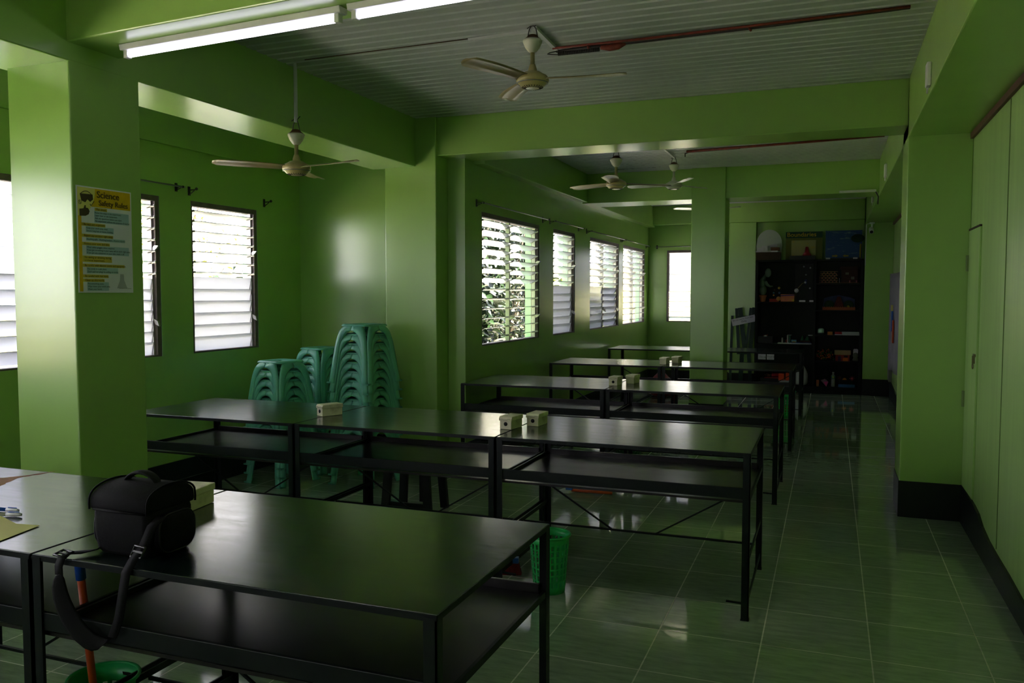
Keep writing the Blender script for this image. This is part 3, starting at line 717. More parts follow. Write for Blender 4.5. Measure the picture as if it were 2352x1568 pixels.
# brooms and dustpans
def broom(top, foot, label, head=None, cat='broom'):
    t = thing('broom', foot, label, cat, 'orange handled brooms by the table legs')
    v = Vector(top) - Vector(foot); f0 = v * 0.09
    MB().tube([f0, v * 0.86], 0.0115, 10).build('handle', ORANGE, t)
    MB().tube([v * 0.86, v * 0.97, v], [0.0145, 0.0145, 0.008], 10).build('hanging_cap', BLUE, t)
    if head:
        hd = MB(); d = Vector(head).normalized()
        hd.bar(Vector((0, 0, 0.075)) - d * 0.07, Vector((0, 0, 0.075)) + d * 0.07, 0.035, 0.03)
        hd.build('broom_head', BLUE, t)
        br = MB(); br.prism([(-0.085, 0.002), (0.085, 0.002), (0.07, 0.062), (-0.07, 0.062)], -0.02, 0.02, 'y', 0, Matrix.Rotation(math.atan2(d.y, d.x), 4, 'Z'))
        br.build('bristles', BRISTLE, t)
    return t
broom((-1.572, 3.86, 0.70), (-1.548, 3.96, 0), 'orange broom with blue cap between the second-row tables', (1, 0.3, 0))
broom((-1.562, 6.04, 0.715), (-1.575, 6.12, 0), 'orange broom with blue cap at the third-row table joint', (0.6, 1, 0))
broom((-1.548, 8.12, 0.715), (-1.55, 8.24, 0), 'orange broom with blue cap at the fourth-row table joint', (0.6, 1, 0))
broom((-2.03, 1.78, 0.715), (-2.07, 1.88, 0.012), 'orange broom handle standing in the nearest green basket')
# long handled dustpan lying on the floor
dp = thing('floor_brush', (-1.66, 5.78, 0.0), 'white and blue brush with an orange handle lying on the floor', 'brush')
MB().tube([(-0.08, 0, 0.02), (0.22, 0.015, 0.02)], 0.011, 8).build('handle', ORANGE, dp)
MB().prism([(-0.17, -0.04), (-0.09, -0.03), (-0.06, 0.03), (-0.15, 0.045)], 0.0, 0.022).build('brush_base', PVC, dp, bevel=0.003)
MB().box(-0.12, -0.07, -0.018, 0.02, 0.022, 0.04).build('socket', BLUE, dp, bevel=0.003)

# red cloth sack and red dustpan near the rear rows
sk = MB(); nseg = 14
prof = [(0.10, 0.0), (0.17, 0.03), (0.19, 0.12), (0.16, 0.22), (0.09, 0.30), (0.04, 0.34), (0.06, 0.37)]
sk.lathe(prof, 20)
rs = random.Random(5)
sk.v = [Vector((v.x * (1 + rs.uniform(-0.1, 0.1)), v.y * (1 + rs.uniform(-0.1, 0.1)), v.z)) for v in sk.v]
tag(sk.build('cloth_sack', REDP, None, (-2.22, 11.75, 0), subsurf=1, smooth=True), 'dark red cloth sack on the floor beyond the rearmost table', 'sack')
dpn = thing('dustpan', (-1.62, 9.15, 0), 'dark red dustpan standing left of the middle pillar', 'dustpan')
MB().prism([(-0.09, 0), (0.09, 0), (0.075, 0.20), (-0.02, 0.22)], -0.012, 0.0, 'y').prism([(-0.09, 0), (0.09, 0), (0.09, 0.03), (-0.09, 0.03)], -0.09, -0.0, 'y').build('pan', REDP, dpn, bevel=0.004)
MB().tube([(0.03, -0.006, 0.19), (0.05, -0.006, 0.42)], 0.009, 8).build('handle', REDP, dpn)

# ------------------------------------------------------------------ ceiling fans
def fan(x, y, zhub, rot, label, ztop=CZ, stem_pipe=False, white=False, tint=None):
    t = thing('ceiling_fan', (x, y, zhub), label, 'ceiling fan', None)
    bc = FANWHITE if white else FANCREAM; bl = FANWHITE if white else FANBLADE
    mo = MB().lathe([(0.03, 0.052), (0.04, 0.050), (0.055, 0.040), (0.075, 0.030), (0.083, 0.020), (0.085, 0.006), (0.080, -0.004), (0.070, -0.010), (0.064, -0.018), (0.05, -0.028), (0.03, -0.032)], 32).build('motor_housing', bc, t)
    MB().tube([(0.0785 * math.cos(a), 0.0785 * math.sin(a), -0.006) for a in [2 * math.pi * k / 32 for k in range(32)]], 0.003, 6, closed=True).build('chrome_ring', STEEL, mo)
    vn = MB()
    for k in range(24):
        a = 2 * math.pi * k / 24; vn.bar((0.035 * math.cos(a), 0.035 * math.sin(a), -0.0318), (0.055 * math.cos(a), 0.055 * math.sin(a), -0.0262), 0.003, 0.003)
    vn.build('vent_slots', WIRE, mo)
    MB().lathe([(0.024, 0.050), (0.022, 0.066), (0.016, 0.085), (0.014, 0.09), (0.0115, 0.09), (0.0115, 0.15)], 20).build('downrod', bc, t)
    cz = 0.148
    MB().lathe([(0.014, cz), (0.022, cz + 0.006), (0.038, cz + 0.026), (0.049, cz + 0.052), (0.050, cz + 0.060), (0.046, cz + 0.066)], 24).build('canopy_cup', FANWHITE, t)
    MB().lathe([(0.046, cz + 0.066), (0.03, cz + 0.078), (0.024, cz + 0.088), (0.012, cz + 0.092)], 24).build('rusty_collar', RUST, t)
    zt = ztop - zhub; hk = MB()
    zk = min(zt, cz + 0.155)
    for s in (-1, 1): hk.tube([(s * 0.028, 0, cz + 0.075), (s * 0.018, 0, cz + 0.12), (s * 0.006, 0, zk)], 0.0028, 6)
    hk.tube([(-0.03, 0, zk - 0.012), (-0.008, 0, zk), (0.012, 0, zk - 0.004), (0.03, 0.0, zk + 0.012)], 0.003, 6)
    hk.build('hook_wire', WIRE, t)
    if zt > zk + 0.01: MB().tube([(0, 0, zk - 0.02), (0, 0, zt)], 0.011 if stem_pipe else 0.004, 10).build('hanging_pipe', PVC if stem_pipe else WIRE, t)
    for k in range(3):
        b = MB(); a = R(rot + 120 * k); NU = 14; vs = []; fs = []
        for i in range(NU + 1):
            u = i / NU; rr = 0.075 + 0.405 * u
            wd = 0.075 + 0.035 * min(1, u * 1.6)
            if u > 0.9: wd *= math.sqrt(max(0.05, 1 - ((u - 0.9) / 0.1) ** 2 * 0.8))
            off = 0.018 * math.sin(u * 2.4)
            pit = R(13 - 5 * u)
            for j in range(5):
                s = (j / 4 - 0.5) * wd; cam_ = 0.006 * (1 - (2 * (j / 4) - 1) ** 2)
                vs.append((rr, off + s * math.cos(pit), 0.014 + s * math.sin(pit) + cam_))
        for i in range(NU):
            for j in range(4): fs.append((i * 5 + j, i * 5 + j + 1, (i + 1) * 5 + j + 1, (i + 1) * 5 + j))
        b.add(vs, fs, 0, True); b.build('blade', bl, t, rot=(0, 0, a), solid=0.003)
    return t
fan(-3.006, 4.26, 2.19, -133, 'ceiling fan on a white pipe in front of the left beam', stem_pipe=True)
fan(-1.455, 4.11, 2.535, 6, 'nearest ceiling fan under the ribbed ceiling, beside the pipes')
fan(-1.66, 6.74, 2.335, 34, 'cream ceiling fan just beyond the first cross beam')
fan(-1.50, 8.50, 2.530, 56, 'whitish ceiling fan in front of the middle pillar', white=True)
fan(-1.56, 11.28, 2.545, -22, 'rear ceiling fan mostly hidden by the middle pillar', white=True)

# ------------------------------------------------------------------ fluorescent lamps
def batten(x0, y, ln, label):
    t = thing('ceiling_lamp', (x0, y, 2.525), label, 'lamp', 'tube lamps under the near beam', R(-4.2))
    hs = MB().prism([(-0.028, 0), (0.028, 0), (0.022, -0.024), (-0.022, -0.024)], 0, ln, 'x').build('housing', LAMPBODY, t, bevel=0.003)
    for xx in (0.012, ln - 0.035):
        MB().box(xx, xx + 0.022, -0.014, 0.014, -0.056, -0.020).build('lamp_holder', PVC, hs, bevel=0.003)
    tb = MB().tube([(0.035, 0, -0.040), (ln - 0.035, 0, -0.040)], 0.0135, 14).build('glowing_tube', TUBE, t)
    return t
batten(-2.895, 2.852, 1.165, 'lit tube lamp whose far end meets the poster pillar')
batten(-1.70, 2.762, 1.16, 'lit tube lamp cut by the top of the picture, next along the beam')

# ceiling conduits over the nearest fan
c1 = thing('ceiling_conduit', (-1.465, 4.52, 2.808), 'long reddish pipes and strip across the ribbed ceiling', 'conduit')
MB().tube([(0.0, 0.02, -0.003), (0.26, 0.0, -0.004), (0.3, 0.01, -0.003), (1.05, -0.02, -0.003), (1.79, -0.06, 0.0)], 0.008, 8).build('upper_pipe', WIRE, c1)
MB().tube([(0.0, -0.05, -0.004), (0.5, -0.045, -0.005), (1.05, -0.06, -0.004), (1.79, -0.075, 0.0)], 0.007, 8).build('lower_pipe', CONDUIT, c1)
fx = MB()
for k in range(24): fx.tube([(0.01 + k * 0.010, 0.02, -0.015), (0.017 + k * 0.010, 0.02, -0.015)], 0.013, 8)
fx.build('ribbed_sleeve', WIRE, c1)
MB().tube([(0.26, 0.0, -0.012), (0.31, 0.006, -0.018), (0.36, 0.0, -0.014), (0.40, 0.0, -0.008)], [0.012, 0.018, 0.02, 0.006], 8).build('red_sleeve', CONDUIT, c1)
for x in (0.2, 1.05): MB().tube([(x, 0.02, 0.0), (x, -0.05, -0.012), (x + 0.01, -0.07, -0.03)], 0.006, 6).build('pipe_clip', CONDUIT, c1)
MB().prism([(0.38, 0.01), (1.76, -0.06), (1.76, -0.07), (0.38, -0.04)], -0.002, 0.004).build('wood_strip', mat('grey_strip', (150, 142, 130), 0.7, vary=0.1, scale=9), c1)
MB().tube([(0.01, 0.0, -0.008), (-0.035, 0.0, -0.012), (-0.05, 0.012, -0.014), (-0.03, 0.02, -0.016), (0.02, -0.01, -0.03)], 0.003, 6).build('loose_wire', WIRE, c1)
c2 = thing('wire_moulding', (-2.905, 4.213, 2.812), 'thin white and brown wire run from left beam to nearest fan', 'conduit')
MB().tube([(0, 0, 0.004), (1.06, -0.03, 0.004)], 0.0028, 6).build('thin_wire', RUST, c2)
MB().bar((1.06, -0.03, -0.002), (1.42, -0.055, -0.002), 0.018, 0.012).build('white_strip', PVC, c2)
c3 = thing('wire_moulding', (-1.448, 4.12, 2.811), 'slanting white cable channel from the nearest fan to the pipes', 'conduit')
MB().bar((0, 0, 0), (-0.012, 0.40, 0), 0.022, 0.014).build('channel', PVC, c3)
c4 = thing('ceiling_conduit', (-1.316, 8.13, 2.806), 'red brown pipe across the far bay ceiling', 'conduit')
MB().tube([(0.0, 0.0, 0), (0.9, -0.10, 0), (1.72, -0.2, 0.002)], 0.011, 8).build('pipe', CONDUIT, c4)
MB().tube([(-0.03, 0.10, -0.03), (-0.02, 0.04, -0.012), (0.02, 0.012, -0.006), (0.5, -0.03, -0.004)], 0.006, 8).build('black_sleeve', WIRE, c4)
c5 = thing('wire_moulding', (-1.496, 7.92, 2.811), 'toothed white cable channel behind the first cross beam', 'conduit')
ch_ = MB().bar((0, 0, 0), (0.002, 0.55, 0), 0.02, 0.012)
for k in range(9): ch_.bar((0.01, 0.05 + k * 0.055, 0), (0.045, 0.06 + k * 0.055, 0), 0.006, 0.004)
ch_.build('channel', PVC, c5)
st = MB(); rs = random.Random(9)
for k in range(46):
    cx = -2.25 + rs.random() ** 1.5 * 0.62; cy = 9.10 + rs.gauss(0, 0.02) if k < 32 else 8.75 + rs.uniform(-.25, .2)
    if k >= 32: cx = -1.85 + rs.gauss(0, 0.18)
    a = rs.uniform(0.006, 0.03); b = rs.uniform(0.003, 0.010)
    st.add([(cx - a, cy - b, CZ - 0.0015), (cx + a * 0.7, cy - b * 0.6, CZ - 0.0015), (cx + a, cy + b, CZ - 0.0015), (cx - a * 0.5, cy + b * 0.9, CZ - 0.0015)], [(0, 1, 2, 3)])
o_ = st.build('ceiling_stains', BLACK); tag(o_, 'black mould specks on the far bay ceiling', 'stain', kind='stuff')

# wall boxes, lamps, camera
for (y, z, l) in ((4.66, 2.531, 'white blank switch plate on the right beam near the camera'), (8.14, 2.535, 'narrow white plate on the right beam over the far aisle'), (10.6, 2.56, 'small white plate on the right beam near the rear wall')):
    w_ = thing('switch_plate', (0.44, y, z), l, 'switch plate')
    MB().box(-0.022, 0, -0.036, 0.036, -0.058, 0.058).build('plate', PVC, w_, bevel=0.006); MB().bar((-0.012, 0.02, -0.058), (-0.012, 0.03, -0.083), 0.008, 0.012).build('cable_stub', PVC, w_)
l2 = thing('ceiling_lamp', (0.06, 9.345, 2.50), 'unlit slim tube lamp on the middle cross beam', 'lamp')
MB().box(0, 0.35, -0.02, 0.0, -0.012, 0.012).build('housing', PVC, l2, bevel=0.002)
MB().tube([(0.34, -0.01, 0), (0.37, -0.012, -0.06), (0.368, -0.02, -0.14)], 0.006, 6).build('cord', WIRE, l2)
cc = thing('security_camera', (0.52, 12.78, 2.447), 'small white security camera under the beam by the cabinet', 'camera')
MB().lathe([(0.035, 0), (0.035, -0.018), (0.014, -0.024), (0.014, -0.07)], 16).build('mount', PVC, cc)
Mc = Matrix.Translation((-0.01, -0.03, -0.11)) @ Matrix.Rotation(R(115), 4, 'X')
MB().lathe([(0.026, -0.06), (0.03, -0.05), (0.03, 0.06), (0.026, 0.068)], 18, 0, Mc).build('camera_body', PVC, cc)
MB().lathe([(0.022, 0.066), (0.022, 0.072)], 18, 0, Mc).build('lens', BLACK, cc)
MB().tube([(0.0, 0.06, 0), (-0.07, 0.07, -0.02), (-0.075, 0.076, -0.60)], 0.007, 6).build('cable', PVC, cc)

# ------------------------------------------------------------------ safety poster
PW, PH = 0.305, 0.467
P = thing('wall_poster', (-3.068, 2.736, 1.455), 'white and yellow Science Safety Rules poster on the pillar', 'poster')
MP = Matrix(((0, 0, 1, 0.0), (1, 0, 0, 0), (0, 1, 0, 0), (0, 0, 0, 1)))   # poster x -> +Y, y -> +Z, normal +X
def prect(mb, x0, x1, y0, y1, h): mb.add([(x0, y0, h), (x1, y0, h), (x1, y1, h), (x0, y1, h)], [(0, 1, 2, 3)], 0, False, MP)
m_pw = mat('poster_white', (232, 230, 246), 0.35); m_py = mat('poster_yellow', (226, 184, 20), 0.35, vary=0.1, scale=30); m_pl = mat('poster_pale_yellow', (232, 222, 130), 0.35)
m_po = mat('poster_orange_tag', (214, 190, 70), 0.35); m_pb = mat('poster_blue_box', (170, 198, 214), 0.35); m_pt = mat('poster_dark_print', (44, 40, 30), 0.5); m_pg = mat('poster_gold_print', (96, 74, 10), 0.5)
m_pic = mat('poster_picture_brown', (70, 58, 30), 0.5); m_flask = mat('poster_flask_grey', (178, 180, 196), 0.5)
MB().box(0, PW, 0, PH, -0.001, 0.001, 0, MP).build('sheet', m_pw, P)
yb = MB(); prect(yb, 0.006, PW - 0.006, PH - 0.087, PH - 0.006, 0.0014); prect(yb, 0.006, 0.024, 0.005, PH - 0.006, 0.0013)
yb.build('yellow_band', m_py, P)
cv = MB(); n = 28
pts = [(0.006, PH - 0.006)] + [(0.006 + 0.094 * math.sin(R(a)), PH - 0.006 - 0.125 * math.cos(R(a))) for a in range(0, 91, 6)]
cv.prism(pts, 0.0015, 0.0019, 'z', 0, MP); cv.build('picture_panel', m_pl, P)
gp = MB(); gx, gy = 0.052, PH - 0.045
gp.prism([(gx - 0.034, gy + 0.010), (gx + 0.034, gy + 0.012), (gx + 0.036, gy - 0.010), (gx + 0.020, gy - 0.022), (gx + 0.006, gy - 0.012), (gx - 0.006, gy - 0.026), (gx - 0.026, gy - 0.020)], 0.002, 0.0024, 'z', 0, MP)
gp.tube([MP @ Vector((gx - 0.03 + 0.06 * i / 8, gy + 0.010 + 0.014 * math.sin(math.pi * i / 8), 0.002)) for i in range(9)], 0.0015, 6)
gp.build('goggles_picture', m_pic, P)
gl = MB(); ox, oy = 0.014, PH - 0.132
gl.prism([(ox, oy), (ox + 0.032, oy + 0.002), (ox + 0.048, oy + 0.010), (ox + 0.054, oy + 0.024), (ox + 0.046, oy + 0.037), (ox + 0.034, oy + 0.038), (ox + 0.034, oy + 0.048), (ox + 0.028, oy + 0.048), (ox + 0.022, oy + 0.034), (ox, oy + 0.030)], 0.002, 0.0024, 'z', 0, MP)
gl.build('glove_picture', m_pic, P)
ck = MB(); ck.bar(MP @ Vector((0.070, PH - 0.076, 0.0024)), MP @ Vector((0.075, PH - 0.083, 0.0024)), 0.001, 0.004, 0, (1, 0, 0)); ck.bar(MP @ Vector((0.075, PH - 0.083, 0.0024)), MP @ Vector((0.093, PH - 0.062, 0.0024)), 0.001, 0.004, 0, (1, 0, 0))
ck.tube([MP @ Vector((0.018 + 0.008 * math.cos(a), PH - 0.072 + 0.009 * math.sin(a), 0.0022)) for a in [2 * math.pi * i / 16 for i in range(16)]], 0.0008, 4, closed=True)
ck.bar(MP @ Vector((0.014, PH - 0.066, 0.0024)), MP @ Vector((0.022, PH - 0.078, 0.0024)), 0.001, 0.002, 0, (1, 0, 0))
ck.build('tick_and_ban_marks', m_pt, P)
tags = []; boxes = []; lines = []
def sec(y, title, w, body, bw, x0=0.024, tx=0.034, bx=0.048, two=None):
    hgt = 0.0135 if not two else 0.027
    tags.append((x0, x0 + w, y - hgt, y)); lines.append((tx, y - 0.0105, title, 0.0125))
    if two: lines.append((tx, y - 0.0235, two, 0.0125))
    if body:
        yy = y - hgt - 0.001; boxes.append((bx - 0.003, bx + bw, yy - 0.0122 * len(body) - 0.002, yy))
        for i, b in enumerate(body): lines.append((bx, yy - 0.0105 - 0.0122 * i, b, 0.0105))
T = PH
sec(T - 0.090, 'Plan ahead.', 0.068, ['Know the steps in the experiment.', 'Learn how to use equipment.', 'Ask any questions before you start.', 'No experiment without the presence of teacher.'], 0.192, x0=0.096, tx=0.104, bx=0.096)
sec(T - 0.160, 'Be neat and organized.', 0.128, ['Keep your work area clean.', 'Secure long hair or loose clothing.'], 0.150)
sec(T - 0.209, 'Report any accident right away.', 0.170, ['Anything spilt... Anything broken... Anyone injured'], 0.214)
sec(T - 0.2445, 'Protect your eyes and skin.', 0.150, ['Wear safety goggles when required.', 'If you get something in your eyes, tell an adult right away.', 'If you get any substance on your skin, wash it off.'], 0.236)
sec(T - 0.3045, 'No eating or drinking during', 0.160, None, 0, two='a science experiment.')
sec(T - 0.340, 'Be careful with electric cords and equipment.', 0.232, ['Put cords in a safe place.', "Don't pull out plugs by pulling on cords."], 0.170)
sec(T - 0.387, 'Be careful with hot items.', 0.138, None, 0)
sec(T - 0.4055, 'Clean up afterwards.', 0.115, ['Put everything away.', 'Wipe down your work area.', 'Wash your hands.'], 0.115)
tg = MB()
for q in tags: prect(tg, q[0], q[1], q[2], q[3], 0.0016)
tg.build('heading_tags', m_po, P)
bx_ = MB()
for q in boxes: prect(bx_, q[0], q[1], q[2], q[3], 0.0013)
bx_.build('text_boxes', m_pb, P)
tx = MB()
for (x, y, s_, sz) in lines:
    mx = PW - 0.012 - x; vs, fs = text_mesh(s_, sz); wd = max(v.x for v in vs); sc = min(1.0, mx / wd)
    tx.add([(v.x * sc, v.y, 0) for v in vs], fs, 0, False, MP @ Matrix.Translation((x, y, 0.0022)))
put_text(tx, 'Free Poster For The Classroom', 0.0055, MP @ Matrix.Translation((PW - 0.012, 0.018, 0.0022)), 0, 'RIGHT')
tx.build('rules_lettering', m_pt, P)
tt = MB()
for body, x, y, sz in (('Science', 0.108, T - 0.044, 0.042), ('Safety Rules', 0.118, T - 0.078, 0.034)):
    vs, fs = text_mesh(body, sz); wd = max(v.x for v in vs); sc = min(1.0, (PW - 0.012 - x) / wd)
    for dx in (0, 0.0012, -0.0012): tt.add([(v.x * sc + dx, v.y, dx * 0.1) for v in vs], fs, 0, False, MP @ Matrix.Translation((x, y, 0.0023)))
tt.build('title_lettering', m_pg, P)
fk = MB().prism([(PW - 0.095, 0.02), (PW - 0.035, 0.02), (PW - 0.052, 0.055), (PW - 0.055, 0.085), (PW - 0.075, 0.085), (PW - 0.078, 0.055)], 0.0011, 0.0012, 'z', 0, MP)
fk.build('flask_picture', m_flask, P)

# hanging chart behind the right pillar
chx = XR - 0.012
ct = thing('hanging_chart', (chx, 11.9, 0), 'curling white picture chart on the right wall behind the pillar', 'chart')
sh_ = MB(); NY, NZ = 14, 10
vs = []; fs = []
for i in range(NY + 1):
    for j in range(NZ + 1):
        y = -0.95 + 1.42 * i / NY; z = 0.42 + 1.30 * j / NZ
        curl = 0.05 * max(0, (i / NY - 0.75) / 0.25) ** 2 + 0.02 * math.sin(i * 0.9) * (1 - j / NZ)
        vs.append((-0.006 - curl, y, z - 0.05 * max(0, i / NY - 0.6) * (1 if j < 2 else 0)))
for i in range(NY):
    for j in range(NZ): fs.append((i * (NZ + 1) + j, (i + 1) * (NZ + 1) + j, (i + 1) * (NZ + 1) + j + 1, i * (NZ + 1) + j + 1))
sh_.add(vs, fs, 0, True); sh_.build('sheet', mat('old_chart_paper', (150, 146, 158), 0.7, vary=0.1, scale=6), ct, solid=0.001)
for k, (y, z0, z1, m_) in enumerate(((0.34, 0.95, 1.22, BLUE), (0.22, 0.80, 1.10, ORANGE), (0.38, 1.22, 1.30, YELLOWP))):
    MB().box(-0.040 if k != 1 else -0.03, -0.018 if k != 1 else -0.012, y - 0.06, y + 0.06, z0, z1).build('printed_shape', m_, ct)
MB().prism([(0.20, 0.28), (0.42, 0.30), (0.46, 0.42), (0.25, 0.43)], -0.06, -0.02, 'x').build('torn_corner', mat('old_tape', (120, 116, 110), 0.6), ct)

# ------------------------------------------------------------------ display cabinet
CX0, CX1, CY0, CY1, CH = -1.045, 0.425, 12.86, 13.13, 1.945
cab = thing('display_cabinet', (CX0, CY0, 0), 'tall black open cabinet full of student models against the back wall', 'cabinet')
cw = CX1 - CX0; cd = CY1 - CY0; dv = 0.825
MB().box(0, 0.03, 0, cd, 0, CH).build('side_panel', CABWOOD, cab); MB().box(cw - 0.03, cw, 0, cd, 0, CH).build('side_panel', CABWOOD, cab)
MB().box(dv - 0.015, dv + 0.015, 0, cd, 0, CH).build('divider', CABWOOD, cab); MB().box(0.03, cw - 0.03, cd - 0.012, cd, 0, CH).build('back_panel', CABWOOD, cab)
MB().box(0, cw, 0, cd, CH - 0.025, CH).build('cabinet_top', CABWOOD, cab)
SL = (1.330, 0.715, 0.10); SR = (1.605, 1.215, 0.855, 0.48, 0.10)
for z in SL: MB().box(0.03, dv - 0.015, 0, cd - 0.012, z - 0.022, z).build('shelf', CABWOOD, cab)
for z in SR: MB().box(dv + 0.015, cw - 0.03, 0, cd - 0.012, z - 0.022, z).build('shelf', CABWOOD, cab)
MB().box(0.03, cw - 0.03, 0.004, 0.02, 0.0, 0.08).build('plinth', CABWOOD, cab)
dr = MB().box(0.035, dv - 0.2, 0.001, 0.016, 0.42, 0.695).build('cabinet_door', CABWOOD, cab, bevel=0.002)
def note(x, z, w, h, body, label, tilt=0, y=None, lines_=None, size=0.03):
    t = thing('paper_sign', (x, y if y else CY0 - 0.001, z), label, 'note')
    t.rotation_euler = (0, R(-tilt), 0)
    MB().box(0, w, -0.0016, -0.0002, 0, h).build('sheet', PAPER, t)
    mb = MB(); MM = Matrix(((1, 0, 0, 0), (0, 0, -1, -0.0022), (0, 1, 0, 0), (0, 0, 0, 1)))
    for (bx, bz, b, sz) in lines_: put_text(mb, b, sz, MM @ Matrix.Translation((bx, bz, 0)))
    mb.build('handwriting', INK, t); return t
note(-0.992, 0.478, 0.110, 0.080, '', 'small white note reading Do not on the cabinet', lines_=[(0.022, 0.028, 'Do not', 0.034)])
note(-0.868, 0.478, 0.104, 0.080, '', 'small white note reading Touch it on the cabinet', lines_=[(0.006, 0.034, 'Touch it', 0.030), (0.02, 0.008, 'Thank You', 0.014)])

# things on top of the cabinet
def pane(x0, x1, z0, z1, y, m, label, name, cat, thick=0.012):
    t = thing(name, ((x0 + x1) / 2, y, z0), label, cat)
    MB().box(-(x1 - x0) / 2, (x1 - x0) / 2, 0, thick, 0, z1 - z0).build('board', m, t)
    return t
mb_ = thing('model_board', (-0.875, 13.02, CH), 'arched white board model on the cabinet top at left', 'model')
arch = [(-0.175, 0), (0.175, 0), (0.185, 0.22)] + [(0.18 * math.cos(R(a)), 0.26 + 0.20 * math.sin(R(a))) for a in range(0, 181, 12)] + [(-0.185, 0.22)]
MB().prism(arch, 0.06, 0.07, 'y').build('arched_board', mat('greyish_white_board', (190, 196, 196), 0.6), mb_)
MB().box(-0.18, 0.13, -0.08, 0.05, 0.12, 0.14).build('tier', PAPER, mb_); MB().box(-0.17, 0.17, -0.10, 0.05, 0.0, 0.118).build('model_base', mat('brown_card', (66, 46, 34), 0.8), mb_)
hs = MB().box(-0.16, -0.07, -0.05, 0.04, 0.14, 0.19).box(-0.10, -0.02, -0.03, 0.05, 0.14, 0.215).box(0.02, 0.12, -0.04, 0.05, 0.17, 0.235)
hs.build('paper_houses', PAPER, mb_)
MB().box(0.03, 0.15, -0.06, 0.05, 0.14, 0.19).build('brown_block', mat('rust_card', (96, 56, 34), 0.8), mb_)
bo = thing('model_board', (-0.34, 13.03, CH), 'green diorama headed Boundaries in yellow letters', 'model')
MB().box(-0.30, 0.21, 0.04, 0.05, 0, 0.40).build('backing', mat('olive_card', (104, 106, 52), 0.8), bo)
hd = MB().box(-0.30, 0.21, 0.022, 0.036, 0.325, 0.415).build('heading_strip', mat('dark_green_card', (20, 62, 48), 0.7), bo)
mb = MB(); put_text(mb, 'Boundaries', 0.088, Matrix(((1, 0, 0, -0.285), (0, 0, -1, 0.0212), (0, 1, 0, 0.345), (0, 0, 0, 1))), 0, 'LEFT', 1.03)
mb.build('heading_letters', mat('yellow_letters', (210, 170, 20), 0.6), hd)
MB().box(-0.235, 0.115, -0.12, 0.02, 0, 0.06).build('model_base', BLACKWOOD, bo); MB().box(-0.22, 0.12, 0.02, 0.034, 0.06, 0.29).build('sky_card', mat('smoke_card', (168, 160, 110), 0.8, dirt=(200, 160, 20), dirt_amt=1, scale=14, vary=0.1), bo)
MB().lathe([(0.07, 0.06), (0.03, 0.12), (0.02, 0.19)], 14, 0, Matrix.Translation((-0.0, -0.04, 0))).build('red_cone', REDP, bo)
bl = thing('model_board', (0.145, 13.03, CH), 'blue painted sea and sky diorama on the cabinet top at right', 'model')
MB().box(-0.235, 0.26, 0.04, 0.05, 0, 0.42).build('backing', mat('painted_sky', (44, 74, 140), 0.6, dirt=(120, 150, 170), dirt_amt=0.8, scale=7, vary=0.1, stretch=(1, 1, 4)), bl)
MB().box(-0.235, 0.24, -0.10, 0.04, 0, 0.02).build('model_base', BLACKWOOD, bl)
MB().tube([(0.235, -0.02, 0.02), (0.24, -0.02, 0.22)], 0.012, 8).build('yellow_trunk', mat('yellow_trunk', (170, 140, 30), 0.6), bl)
MB().ball((0.20, -0.01, 0.30), 0.075, n=10, sc=(1.2, 0.5, 0.8)).build('green_crown', mat('dark_green_crown', (24, 56, 36), 0.8), bl)
for x in (-0.225, 0.14): MB().box(x, x + 0.06, -0.102, -0.1, 0.0, 0.025).build('name_card', PAPER, bl)
ar = MB()
for s in (-1, 1): ar.prism([(-0.03 + s * 0.03, 0.05), (-0.03 + s * 0.07, 0.075), (-0.03 + s * 0.06, 0.06), (-0.03 + s * 0.11, 0.06), (-0.03 + s * 0.11, 0.04), (-0.03 + s * 0.06, 0.04), (-0.03 + s * 0.07, 0.028)], -0.045, -0.04, 'y')
ar.build('yellow_arrows', mat('yellow_arrow', (170, 140, 40), 0.6), bl)

# left upper shelf
Z0 = SL[0] + 0.001
cp = thing('potted_plant_model', (-0.945, 12.96, Z0), 'grey green plant model in a terracotta pot', 'model')
MB().lathe([(0.035, 0), (0.048, 0.075), (0.056, 0.078), (0.056, 0.10), (0.045, 0.10)], 20).build('pot', mat('terracotta', (190, 110, 76), 0.7), cp)
pm = mat('felt_green', (88, 108, 92), 0.8)
MB().ball((0, 0, 0.17), 0.06, n=10, sc=(0.9, 0.7, 1.3)).ball((-0.02, 0, 0.27), 0.055, n=10, sc=(0.9, 0.7, 1.3)).tube([(0, 0, 0.32), (0.02, 0, 0.37), (0.045, 0, 0.41)], [0.04, 0.025, 0.02]).build('stem', pm, cp)
MB().ball((0.07, -0.02, 0.43), 0.045, n=10, sc=(1.0, 0.5, 1.5), M=None).build('flower_head', pm, cp)
MB().tube([(0.03, 0, 0.30), (0.06, 0, 0.25), (0.10, 0, 0.225), (0.14, 0, 0.23)], [0.03, 0.025, 0.015, 0.008]).build('arm_leaf', pm, cp)
sm = thing('solar_system_model', (-0.78, 12.96, Z0), 'planet balls on wires over a red base', 'model')
MB().box(-0.07, 0.06, -0.04, 0.04, 0, 0.045).build('base', mat('red_card', (150, 44, 30), 0.7), sm)
for (x, z, r, c) in ((0.06, 0.04, 0.033, (206, 140, 60)), (0.065, 0.20, 0.018, (190, 160, 60)), (-0.01, 0.13, 0.014, (60, 110, 130)), (0.07, 0.13, 0.015, (80, 110, 160)), (-0.01, 0.095, 0.012, (200, 140, 40)), (0.0, 0.175, 0.010, (90, 50, 40))):
    p = MB().ball((x, -0.045, z + r * 0.2), r, n=10); p.build('planet', mat('planet_%d%d' % (int(x * 1000), int(z * 1000)), c, 0.5), sm)
MB().tube([(0.0, 0, 0.04), (0.02, -0.02, 0.2), (0.065, -0.045, 0.2)], 0.002, 6).build('wire', WIRE, sm)
